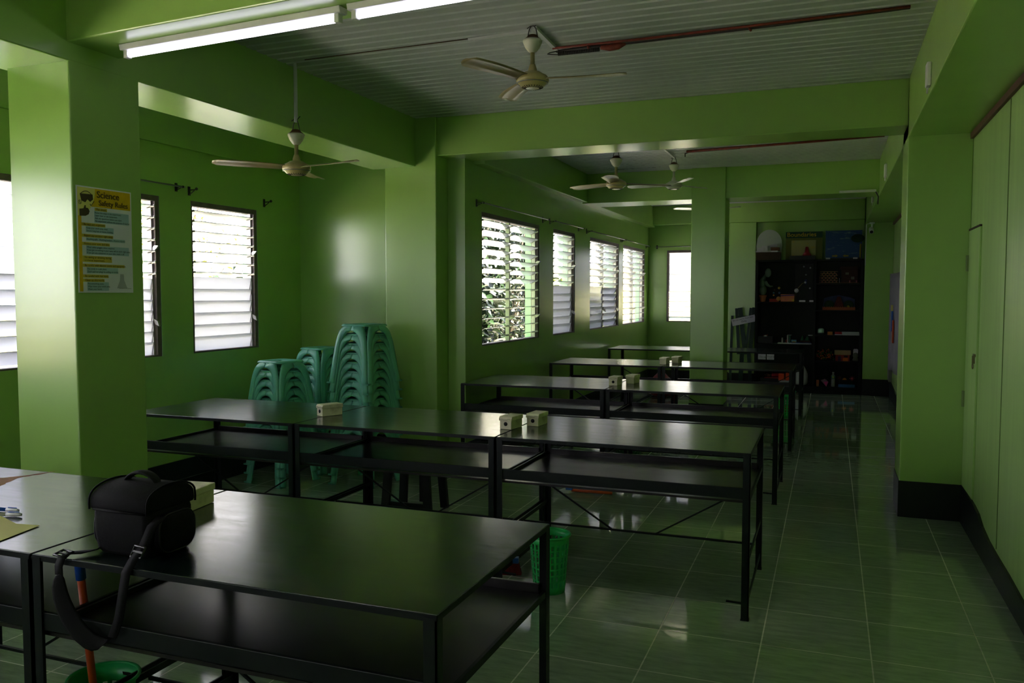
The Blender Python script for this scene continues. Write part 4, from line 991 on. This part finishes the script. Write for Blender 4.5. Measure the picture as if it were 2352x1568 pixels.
pb = thing('painted_box', (-0.60, 12.955, Z0), 'orange and yellow painted craft box on the upper shelf', 'box')
MB().box(-0.09, 0.10, -0.06, 0.06, 0.005, 0.112).build('box_body', mat('painted_orange', (214, 120, 84), 0.6, dirt=(214, 190, 40), dirt_amt=1, scale=16, vary=0.2), pb, bevel=0.004)
MB().bar((-0.09, -0.062, 0.09), (0.10, -0.062, 0.10), 0.004, 0.016).build('purple_ribbon', mat('purple_ribbon', (84, 50, 110), 0.6), pb)
rk = thing('rocket_model', (-0.485, 12.955, Z0 + 0.0), 'white ball on a thin wire stand behind the painted box', 'model')
MB().tube([(0, 0.06, 0.0), (0.0, 0.06, 0.11), (0.03, 0.05, 0.2), (0.09, 0.04, 0.27), (0.12, 0.03, 0.28)], 0.003, 6).build('wire_stand', mat('yellow_wire', (150, 130, 60), 0.5), rk)
MB().ball((0.01, 0.05, 0.165), 0.032, n=10).build('white_ball', PAPER, rk); MB().ball((0.13, 0.03, 0.285), 0.015, n=8).build('small_ball', PAPER, rk)
for (x, z, c) in ((-0.37, 0.57, (110, 120, 130)), (-0.285, 0.545, (130, 90, 100)), (-0.34, 0.445, (120, 130, 120)), (-0.29, 0.235, (110, 120, 120))): pass
bp = thing('specimen_board', (-0.36, 13.09, Z0), 'dark pinned board with small pale beads at the shelf rear', 'board')
MB().box(-0.14, 0.11, 0.012, 0.02, 0.0, 0.56).build('board', mat('dark_board', (28, 28, 28), 0.7), bp)
for (x, z) in ((-0.02, 0.52), (0.07, 0.50), (0.01, 0.40), (0.07, 0.20)): MB().ball((x, 0.008, z), 0.013, n=8).build('bead', mat('pale_bead', (140, 140, 146), 0.5), bp)
MB().box(-0.005, 0.025, 0.004, 0.012, 0.26, 0.33).build('blue_strip', mat('navy_strip', (30, 34, 96), 0.6), bp)
for x, l in ((-0.43, 'short white card lying at the upper shelf edge'), (-0.29, 'longer white card lying at the upper shelf edge beside the divider')):
    tag(MB().box(0, 0.085, 0, 0.003, 0.001, 0.026).build('name_card', PAPER, None, (x, 12.863, Z0), bevel=0.0005), l, 'card')

# left lower shelf
Z1 = SL[1] + 0.001
ts = thing('wire_tray', (-0.90, 12.97, Z1), 'dark mesh tray of oddments on the left middle shelf', 'tray')
MB().box(-0.105, 0.105, -0.08, 0.08, 0, 0.004).box(-0.105, -0.101, -0.08, 0.08, 0, 0.10).box(0.101, 0.105, -0.08, 0.08, 0, 0.10).box(-0.105, 0.105, -0.08, -0.076, 0, 0.10).box(-0.105, 0.105, 0.076, 0.08, 0, 0.10).build('tray', mat('dark_violet_plastic', (48, 42, 54), 0.5), ts)
MB().ball((0.0, 0.0, 0.09), 0.03, n=8).build('white_wad', PAPER, ts); MB().bar((-0.03, 0.02, 0.11), (0.03, 0.0, 0.12), 0.01, 0.012).build('orange_stick', ORANGE, ts)
ft = thing('farm_diorama', (-0.49, 12.96, Z1), 'farm diorama on a blue sheet with green paper trees', 'model')
MB().box(-0.23, 0.24, -0.095, 0.10, 0, 0.012).build('white_board', PAPER, ft)
MB().box(-0.04, 0.235, -0.09, 0.10, 0.012, 0.02).build('blue_sheet', mat('blue_sheet', (36, 66, 150), 0.6), ft)
for x, r in ((0.11, 0.026), (0.18, 0.042)): MB().lathe([(r, 0.05), (r * 0.55, 0.09), (0.004, 0.12)], 12, 0, Matrix.Translation((x, 0, 0))).build('paper_tree', mat('paper_tree_%d' % int(x * 100), (48, 104, 72), 0.8), ft)
MB().box(0.08, 0.22, -0.02, 0.05, 0.02, 0.05).build('brown_block', mat('brown_block', (70, 40, 30), 0.8), ft)
MB().box(-0.04, 0.03, -0.05, 0.0, 0.02, 0.058).build('toy_house', mat('sky_blue_card', (110, 170, 206), 0.6), ft); MB().prism([(-0.036, 0.022), (0.028, 0.022), (0.02, 0.036), (-0.02, 0.036)], -0.054, -0.05, 'y').build('yellow_front', mat('yellow_front', (220, 180, 50), 0.6), ft)
for x, h, m_ in ((-0.18, 0.085, PAPER), (-0.155, 0.06, WIRE), (-0.105, 0.12, PAPER), (-0.075, 0.12, mat('teal_strip', (60, 120, 110), 0.6)), (-0.12, 0.055, REDP)):
    MB().box(x, x + 0.02, 0.0, 0.03, 0.012, h).build('paper_strip', m_, ft)
MB().box(-0.10, -0.04, -0.01, 0.0, 0.122, 0.130).build('name_card', PAPER, ft); MB().box(0.19, 0.255, -0.02, -0.012, 0.122, 0.134).build('name_card', PAPER, ft)

# right shelves
def at(dx): return CX0 + dx
Z = SR[0] + 0.001
bw = thing('brick_wall_model', (-0.03, 12.97, Z), 'pale stick model of a brick wall on the top right shelf', 'model')
sticks = MB()
for k in range(7): sticks.box(-0.135 + (0.012 if k > 3 else 0), 0.12 - (0.02 if k in (3, 5) else 0), -0.02, 0.0, 0.004 + k * 0.026, 0.0085 + k * 0.026)
sticks.build('sticks', mat('pale_stick', (206, 160, 110), 0.7), bw)
bk = MB(); rs = random.Random(4)
for k in range(6):
    for j in range(5):
        x = -0.10 + j * 0.048 + (0.024 if k % 2 else 0)
        if x < 0.1: bk.box(x, x + 0.014, -0.016, 0.004, 0.0085 + k * 0.026, 0.030 + k * 0.026)
bk.build('brick_pieces', mat('pink_brick', (150, 84, 76), 0.8), bw)
MB().box(0.14, 0.144, -0.02, -0.016, 0.0, 0.07).build('white_post', PAPER, bw)
bh = thing('house_model', (0.235, 13.0, Z), 'dark brown house model with letters beside the brick model', 'model')
MB().box(-0.10, 0.12, -0.03, 0.06, 0.004, 0.20).build('house_body', mat('maroon_card', (62, 30, 26), 0.8, vary=0.2, scale=20), bh)
MB().prism([(-0.13, 0.2), (0.13, 0.2), (0.11, 0.235), (-0.11, 0.235)], -0.05, 0.07, 'y').build('roof', mat('maroon_roof', (54, 26, 22), 0.8), bh)
MB().box(-0.14, 0.14, -0.06, 0.08, 0, 0.004).build('base_board', mat('tan_board', (150, 112, 70), 0.8), bh)
MB().box(0.03, 0.075, -0.033, -0.03, 0.05, 0.09).box(-0.045, 0.0, -0.033, -0.03, 0.12, 0.15).build('window_pane', mat('grey_pane', (110, 104, 96), 0.6), bh)
for x in (0.005, 0.095): MB().box(x, x + 0.018, -0.05, -0.034, 0.004, 0.036).build('pink_post', mat('pink_post_%d' % int(x * 1000), (160, 84, 90), 0.7), bh)
Z = SR[1] + 0.001
vo = thing('volcano_diorama', (0.11, 12.98, Z), 'volcano diorama with an orange fringe on the right shelf', 'model')
arc = [(-0.215, 0.0)] + [(0.215, 0.0), (0.215, 0.155), (0.16, 0.18)] + [(0.0, 0.215), (-0.10, 0.20), (-0.205, 0.17)]
MB().prism(arc, 0.04, 0.05, 'y').build('sky_backing', mat('dusk_blue_card', (52, 58, 92), 0.8, vary=0.2, scale=10), vo)
MB().lathe([(0.09, 0.0), (0.06, 0.08), (0.025, 0.17), (0.02, 0.175)], 16, 0, Matrix.Translation((0.0, 0.0, 0.02)) @ Matrix.Diagonal((0.9, 0.35, 1, 1))).build('volcano_cone', mat('volcano_red', (92, 34, 28), 0.8, vary=0.3, scale=20), vo)
for s in (-1, 1): MB().ball((s * 0.13, 0.01, 0.07), 0.07, n=10, sc=(1, 0.35, 1)).build('green_hill', mat('hill_green_%d' % s, (36, 62, 36), 0.9, vary=0.3, scale=30), vo)
fg = [(-0.22, -0.005), (0.22, -0.005)]
for k in range(30): u = 0.22 - 0.44 * k / 29; fg.append((u, 0.036 + (0.016 if k % 2 else 0)))
MB().prism(fg, -0.055, -0.05, 'y').build('orange_fringe', mat('terracotta_card', (150, 78, 48), 0.8), vo)
MB().ball((0.125, -0.03, 0.05), 0.02, n=8).build('yellow_ball', mat('yellow_green', (150, 140, 30), 0.6), vo)
Z = SR[2] + 0.001
tp_ = thing('tissue_roll', (-0.125, 12.95, Z), 'pale green domed container at the left end of its shelf', 'container')
MB().lathe([(0.04, 0), (0.044, 0.012), (0.044, 0.07), (0.038, 0.086), (0.02, 0.094)], 20).build('body', mat('mint_plastic', (150, 186, 176), 0.5), tp_); MB().lathe([(0.046, 0.0), (0.046, 0.03)], 20).build('dark_base', mat('slate_plastic', (60, 74, 76), 0.5), tp_)
tag(MB().box(-0.034, 0.034, -0.03, 0.03, 0, 0.045).build('small_box', mat('orange_box', (206, 130, 50), 0.6, vary=0.15, scale=30), None, (0.0, 12.94, Z), bevel=0.002), 'small orange box on the right middle shelf', 'box')
rb = thing('small_box', (0.112, 12.94, Z), 'red and white small box next to the orange one', 'box')
MB().box(-0.048, 0.048, -0.03, 0.03, 0.012, 0.045).build('red_sleeve', mat('crimson_card', (190, 36, 56), 0.6), rb); MB().box(-0.048, 0.048, -0.03, 0.03, 0.0, 0.012).build('white_tray', PAPER, rb)
ps = MB(); rs = random.Random(2)
ppl = None
for k in range(7):
    a = MB().box(-0.115, 0.115, -0.08, 0.08, 0, 0.004).build('paper_sheet', PAPER, None, (0.275 + rs.uniform(-.008, .008), 12.96, Z + k * 0.0068), (0, 0, R(rs.uniform(-3, 3))), bevel=0.0003)
    tag(a, 'one of the white sheets piled at the right end of the shelf', 'paper', 'piled white sheets on the right shelf')
Z = SR[3] + 0.001
fl = thing('paper_flower_bush', (-0.06, 12.96, Z), 'bush of tiny orange paper flowers on the lower right shelf', 'model')
gm = MB(); om = MB(); rs = random.Random(8)
for k in range(170):
    a = rs.uniform(0, 6.28); e = rs.uniform(0, 1); r = rs.uniform(0.3, 1)
    p = (0.125 * r * math.cos(a), 0.07 * r * math.sin(a), 0.02 + 0.16 * e * (1 - 0.45 * r * r))
    (om if k % 2 else gm).ball(p, rs.uniform(0.006, 0.011), n=5)
gm.build('green_leaves', mat('craft_green', (70, 104, 40), 0.8), fl); om.build('orange_flowers', mat('craft_orange', (206, 96, 40), 0.7), fl)
hm = thing('house_model', (0.175, 12.97, Z), 'red house model with a corrugated tan roof', 'model')
MB().box(-0.095, 0.095, -0.04, 0.06, 0, 0.10).build('house_wall', mat('house_red', (150, 44, 44), 0.7), hm)
rf = MB()
for k in range(20): rf.box(-0.11 + k * 0.011, -0.1005 + k * 0.011, -0.07, 0.07, 0.09, 0.152)
rf.box(-0.11, 0.11, -0.066, 0.066, 0.092, 0.15).build('corrugated_roof', mat('tan_corrugated', (170, 138, 104), 0.8), hm)
MB().box(0.005, 0.075, -0.046, -0.04, 0, 0.045).build('orange_door', mat('house_orange', (214, 106, 40), 0.7), hm); MB().box(0.02, 0.07, -0.044, -0.039, 0.055, 0.08).build('window_hole', BLACK, hm); MB().box(-0.06, -0.02, -0.044, -0.039, 0, 0.07).build('purple_post', mat('house_purple', (74, 48, 84), 0.7), hm)
fg_ = thing('figurine', (0.35, 12.96, Z), 'grey figurine with a white card on top at the shelf end', 'figurine')
MB().lathe([(0.035, 0), (0.042, 0.02), (0.03, 0.05), (0.04, 0.075), (0.034, 0.11), (0.01, 0.125)], 16).build('body', mat('grey_clay', (110, 108, 104), 0.7), fg_)
MB().prism([(-0.033, 0.10), (0.033, 0.10), (0.033, 0.165), (0.02, 0.178), (-0.02, 0.178), (-0.033, 0.165)], -0.004, 0.0, 'y').build('card', PAPER, fg_)
Z = SR[4] + 0.001
cu = thing('carton_cup', (-0.155, 12.95, Z), 'slim pinkish carton standing at the bottom left of the shelf', 'carton')
MB().box(-0.018, 0.018, -0.018, 0.018, 0, 0.075).build('body', mat('pinkish_carton', (190, 130, 110), 0.6, vary=0.2, scale=40), cu, bevel=0.002); MB().box(-0.019, 0.019, -0.019, 0.019, 0.04, 0.092).build('upper_band', mat('salmon_band', (206, 110, 90), 0.6), cu)
pk = thing('wrapped_cone', (-0.055, 12.96, Z), 'pink paper fan wrapped in clear film on the bottom shelf', 'model')
MB().add([(-0.06, -0.02, 0.09), (0.0, -0.03, 0.115), (0.05, -0.02, 0.07), (0.02, -0.03, 0.0), (-0.05, 0.03, 0.08), (0.045, 0.03, 0.06)], [(0, 1, 3), (1, 2, 3), (2, 5, 3), (5, 4, 3), (4, 0, 3), (0, 1, 2, 5, 4)]).build('wrap', mat('lilac_wrap', (150, 110, 130), 0.4), pk)
MB().add([(-0.02, -0.04, 0.07), (0.04, -0.035, 0.075), (0.02, -0.04, 0.0)], [(0, 1, 2)]).build('pink_fold', mat('hot_pink', (236, 84, 160), 0.6), pk, solid=0.004)
bt = thing('bottle', (0.055, 12.95, Z), 'clear bottle with a yellow and teal label on the bottom shelf', 'bottle')
MB().lathe([(0.024, 0), (0.028, 0.01), (0.028, 0.105), (0.024, 0.115), (0.028, 0.125), (0.028, 0.16), (0.012, 0.185), (0.012, 0.2)], 18).build('bottle_body', mat('grey_bottle', (160, 160, 164), 0.2), bt); MB().lathe([(0.029, 0.12), (0.029, 0.162)], 18).build('bottle_label', mat('teal_label', (90, 150, 140), 0.5), bt); MB().lathe([(0.015, 0.195), (0.015, 0.215)], 14).build('bottle_cap', PAPER, bt); MB().ball((0, -0.029, 0.142), 0.013, n=8, sc=(1, 0.2, 1)).build('yellow_spot', mat('yellow_spot', (214, 200, 90), 0.6), bt)
ff = thing('paper_flowers', (0.20, 13.0, Z), 'row of red and pink paper flowers behind a blue strip', 'model')
for x, c in ((-0.06, (96, 36, 40)), (0.11, (226, 84, 110))):
    q = MB()
    for k in range(8): q.bar((x, 0, 0.125), (x + 0.036 * math.cos(k * math.pi / 4), 0, 0.125 + 0.036 * math.sin(k * math.pi / 4)), 0.006, 0.009, 0, (0, 1, 0))
    q.build('flower', mat('flower_%d' % c[0], c, 0.7), ff); MB().bar((x, 0.004, 0.125), (x, 0.004, 0.0), 0.004, 0.004).build('flower_stem', mat('flower_stem_%d' % c[0], (50, 84, 44), 0.8), ff)
MB().prism([(0.01 + 0.03 * math.cos(R(a)), 0.10 + 0.03 * math.sin(R(a))) for a in range(0, 181, 15)], -0.004, 0.0, 'y').build('orange_sun', mat('sun_orange', (226, 130, 30), 0.6), ff)
tag(MB().box(-0.11, 0.115, -0.012, 0.012, 0, 0.042).build('card_strip', mat('blue_strip', (50, 100, 150), 0.6, vary=0.15, scale=20), None, (0.235, 12.93, Z), bevel=0.001), 'long blue card strip in front of the paper flowers', 'card')
# bottom left of the cabinet
Z = SL[2] + 0.001
gb = MB(); rs = random.Random(12)
gb.lathe([(0.10, 0.0), (0.15, 0.03), (0.165, 0.10), (0.15, 0.18), (0.11, 0.25), (0.06, 0.30), (0.03, 0.33)], 18)
gb.v = [Vector((v.x * 0.72 * (1 + rs.uniform(-0.12, 0.12)), v.y * 0.5 * (1 + rs.uniform(-0.1, 0.1)), v.z + rs.uniform(-0.006, 0.006) if v.z > 0.01 else v.z)) for v in gb.v]
tag(gb.build('plastic_bag', mat('white_plastic_bag', (206, 206, 214), 0.4, vary=0.08, scale=10), None, (-0.40, 12.98, Z), subsurf=1), 'bulging white plastic bag on the cabinet bottom', 'bag')
ob_ = thing('foam_blocks', (-0.60, 12.96, Z), 'bright orange blocks over a white carton in the cabinet bottom', 'blocks')
MB().box(-0.10, 0.06, -0.07, 0.06, 0, 0.075).build('white_carton', PAPER, ob_); MB().box(-0.10, -0.02, -0.08, 0.06, 0.075, 0.17).box(0.0, 0.09, -0.08, 0.06, 0.075, 0.18).build('orange_block', mat('neon_orange', (226, 74, 30), 0.6), ob_)
rc = thing('scrap_pack', (-0.80, 12.95, Z), 'red can and scrap pieces on a dark box in the cabinet bottom', 'pack')
MB().box(-0.16, 0.11, -0.06, 0.08, 0, 0.10).build('dark_box', mat('dark_box', (34, 36, 42), 0.6), rc); MB().box(-0.10, 0.11, -0.05, 0.05, 0.10, 0.112).build('red_tray', REDP, rc)
MB().tube([(0.0, 0, 0.145), (0.10, 0, 0.145)], 0.032, 14).build('red_can', mat('red_can', (170, 30, 50), 0.4), rc)
sc_ = MB(); rs = random.Random(6)
for k in range(22):
    p = Vector((rs.uniform(-0.10, -0.01), rs.uniform(-0.05, 0.03), 0.115 + rs.uniform(0, 0.04))); q = p + Vector((rs.uniform(-.03, .03), rs.uniform(-.02, .02), rs.uniform(-.004, .02)))
    sc_.bar(p, q, 0.008, 0.004)
sc_.build('scrap_sticks', mat('scrap_tan', (170, 130, 100), 0.7, vary=0.3, scale=50), rc)

# bundled bench legs by the pilaster with a notice
lb = thing('upturned_bench', (-1.20, 12.97, 0), 'dark green upturned bench frame leaning at the pilaster', 'bench')
for (x0, z0, x1, z1, w) in ((-0.125, 1.232, -0.085, 0.56, 0.042), (-0.075, 1.24, 0.01, 0.56, 0.062), (0.085, 1.24, 0.02, 0.56, 0.036), (0.135, 1.245, 0.075, 0.56, 0.062), (-0.035, 0.56, -0.06, 0.02, 0.06), (0.06, 0.56, 0.10, 0.02, 0.05)):
    MB().bar((x0, 0.02 if w > 0.04 else -0.01, z0), (x1, 0.02 if w > 0.04 else -0.01, z1), w, 0.03, 0, (0, 1, 0)).build('bench_leg', mat('bench_green_%d' % int((x0 + 1) * 1000), (22, 50, 42), 0.5), lb)
MB().box(-0.13, 0.13, 0.0, 0.03, 1.08, 1.12).build('cross_rail', MATS['bench_green_875'], lb); MB().box(-0.11, 0.08, 0.0, 0.03, 0.54, 0.60).build('cross_rail', MATS['bench_green_875'], lb)
wb = MB().bar((-1.385, 12.99, 1.12), (-1.41, 12.99, 0.0), 0.035, 0.03, 0, (0, 1, 0))
tag(wb.build('wooden_bar', MATS['bench_green_875']), 'dark green bar leaning at the pilaster left of the bench', 'bar')
note(-1.375, 0.962, 0.348, 0.104, '', 'tilted white notice hung on the upturned bench', tilt=13, y=12.945, lines_=[(0.02, 0.068, 'Do not use for Pure Seat', 0.029), (0.135, 0.026, 'Only', 0.040)])

# ------------------------------------------------------------------ outdoors
struct(MB().box(-30, 12, -14, 34, -0.35, -0.25).build('ground_outside', mat('outdoor_ground', (205, 200, 180), 0.95, vary=0.2, scale=1.5)))
struct(MB().box(-11.2, -11.0, -12, 30, -0.25, 1.15).build('outdoor_wall', PALEWALL))
struct(MB().box(-9.5, 4.0, 19.0, 19.2, -0.25, 2.1).build('outdoor_wall', PALEWALL))
struct(MB().box(-11.0, 4.0, -7.2, -7.0, -0.25, 1.5).build('outdoor_wall', mat('light_block_wall', (58, 66, 46), 0.9, vary=0.2, scale=3)))  # unseen dark wall added to keep low outdoor light off the cross beam
def plant(name, x, y, h, spread, nleaf, ls, mats, label, seed, z0=-0.25, droop=0.3, cat='shrub', low=0.15):
    rs = random.Random(seed)
    t = thing(name, (x, y, z0), label, cat, 'plants outside the windows')
    tr = MB()
    tips = []
    for k in range(9):
        a = rs.uniform(0, 6.28); rr = rs.uniform(0.2, 0.9) * spread[0]
        hh = h * rs.uniform(0.55, 0.95)
        p = Vector((rr * math.cos(a), rr * spread[1] / spread[0] * math.sin(a), hh))
        tr.tube([(0, 0, 0), (p.x * 0.25, p.y * 0.25, hh * 0.45), (p.x * 0.7, p.y * 0.7, hh * 0.8), p], [0.045, 0.03, 0.018, 0.006], 6)
        tips.append(p)
    tr.build('trunk', BARK, t)
    mb = MB()
    for k in range(nleaf):
        a = rs.uniform(0, 6.28); q = math.sqrt(rs.random())
        zz = low * h + (1 - low) * h * rs.random()
        prof = math.sqrt(max(0.1, 1 - ((zz / h - 0.5) / 0.55) ** 2))
        c = Vector((spread[0] * q * math.cos(a) * prof, spread[1] * q * math.sin(a) * prof, zz))
        s = ls * rs.uniform(0.6, 1.35); w = s * rs.uniform(0.34, 0.5)
        Mx = Matrix.Translation(c) @ Euler((rs.uniform(-0.9, 0.5), rs.uniform(-0.6, 0.6), rs.uniform(0, 6.28))).to_matrix().to_4x4()
        f = w * 0.25
        mb.add([(0, 0, 0), (w * 0.5, s * 0.3, f), (w * 0.45, s * 0.65, f), (0, s, -droop * s * 0.4), (-w * 0.45, s * 0.65, f), (-w * 0.5, s * 0.3, f), (0, s * 0.5, 0)],
               [(0, 1, 6), (1, 2, 6), (2, 3, 6), (3, 4, 6), (4, 5, 6), (5, 0, 6)], 0 if rs.random() < 0.7 else 1, True, Mx)
    mb.build('foliage', mats, t)
    return t
plant('leafy_shrub', -5.3, 10.2, 3.1, (0.9, 2.7), 6500, 0.20, [LEAF[0], LEAF[1]], 'broad leaved dark shrub outside the first far window', 21)
plant('leafy_shrub', -5.6, 14.2, 3.0, (0.9, 1.7), 3200, 0.17, [LEAF[1], LEAF[0]], 'leafy shrub outside the middle far windows', 22)
plant('leafy_shrub', -5.4, 17.2, 2.0, (1.0, 1.5), 900, 0.20, [LEAF[0], LEAF[2]], 'lighter shrub outside the last far window', 23)
plant('garden_tree', -8.8, 8.9, 3.4, (1.4, 1.6), 1300, 0.10, [LEAF[2], LEAF[3]], 'yellowish sunlit tree beyond the frosted window', 24, cat='tree', low=0.45)
plant('leafy_shrub', -6.6, 6.7, 1.75, (0.7, 0.9), 260, 0.26, [LEAF[0], LEAF[2]], 'large leaved plant outside the left bay windows', 25)
plant('leafy_shrub', -7.3, 11.2, 2.3, (0.8, 3.0), 1500, 0.34, [LEAF[1], LEAF[0]], 'dark hedge like shrub behind the first far window shrub', 28)
plant('garden_tree', -7.2, 3.6, 2.6, (1.1, 1.5), 500, 0.15, [LEAF[1], LEAF[0]], 'tree beyond the window left of the poster pillar', 26, cat='tree')
plant('leafy_shrub', -1.3, 17.2, 2.0, (0.9, 0.6), 420, 0.16, [LEAF[2], LEAF[0]], 'pale shrub outside the back wall window', 27)

# ------------------------------------------------------------------ light
w = bpy.data.worlds.new('World'); S.world = w; w.use_nodes = True
nt = w.node_tree; bg = nt.nodes['Background']
tc = nt.nodes.new('ShaderNodeTexCoord'); sx = nt.nodes.new('ShaderNodeSeparateXYZ'); nt.links.new(tc.outputs['Generated'], sx.inputs[0])
rmp = nt.nodes.new('ShaderNodeValToRGB'); cr = rmp.color_ramp
cr.elements[0].position = 0.0; cr.elements[0].color = (0.95, 0.93, 1.0, 1); cr.elements[1].position = 0.6; cr.elements[1].color = (0.36, 0.37, 0.46, 1)
nt.links.new(sx.outputs['Z'], rmp.inputs[0]); nt.links.new(rmp.outputs[0], bg.inputs[0])
SKY = 18.0
bg.inputs[1].default_value = SKY
sun = bpy.data.lights.new('sun', 'SUN'); sun.energy = 100.0; sun.angle = R(1.0); sun.color = (1.0, 0.94, 0.82)
so = bpy.data.objects.new('sun', sun); COL.objects.link(so); so.rotation_euler = (R(-4), R(13), 0)
# portals steer the sky sampling through the window openings
def portal(loc, rot, sx_, sy_):
    l = bpy.data.lights.new('sky_portal', 'AREA'); l.shape = 'RECTANGLE'; l.size = sx_; l.size_y = sy_; l.cycles.is_portal = True
    o = bpy.data.objects.new('sky_portal', l); COL.objects.link(o); o.location = loc; o.rotation_euler = rot
for (a, b, c, d) in WLEFT: portal((XL - 0.16, (a + b) / 2, (c + d) / 2), (0, R(-90), 0), d - c, b - a)
for (a, b, c, d) in WC: portal((XC - 0.16, (a + b) / 2, (c + d) / 2), (0, R(-90), 0), d - c, b - a)
for (a, b, c, d) in WB: portal(((a + b) / 2, YB + 0.16, (c + d) / 2), (R(-90), 0, 0), b - a, d - c)
for (a, b, c, d) in WN: portal(((a + b) / 2, YN - 0.16, (c + d) / 2), (R(90), 0, 0), b - a, d - c)

S.view_settings.view_transform = 'Standard'; S.view_settings.look = 'None'; S.view_settings.gamma = 1.0
S.view_settings.use_curve_mapping = False
S.view_settings.exposure = -0.28
S.cycles.max_bounces = 10; S.cycles.diffuse_bounces = 6; S.cycles.glossy_bounces = 4; S.cycles.transmission_bounces = 6; S.cycles.transparent_max_bounces = 12
S.cycles.use_denoising = True; S.cycles.sample_clamp_indirect = 40.0
S.cycles.caustics_reflective = False; S.cycles.caustics_refractive = False
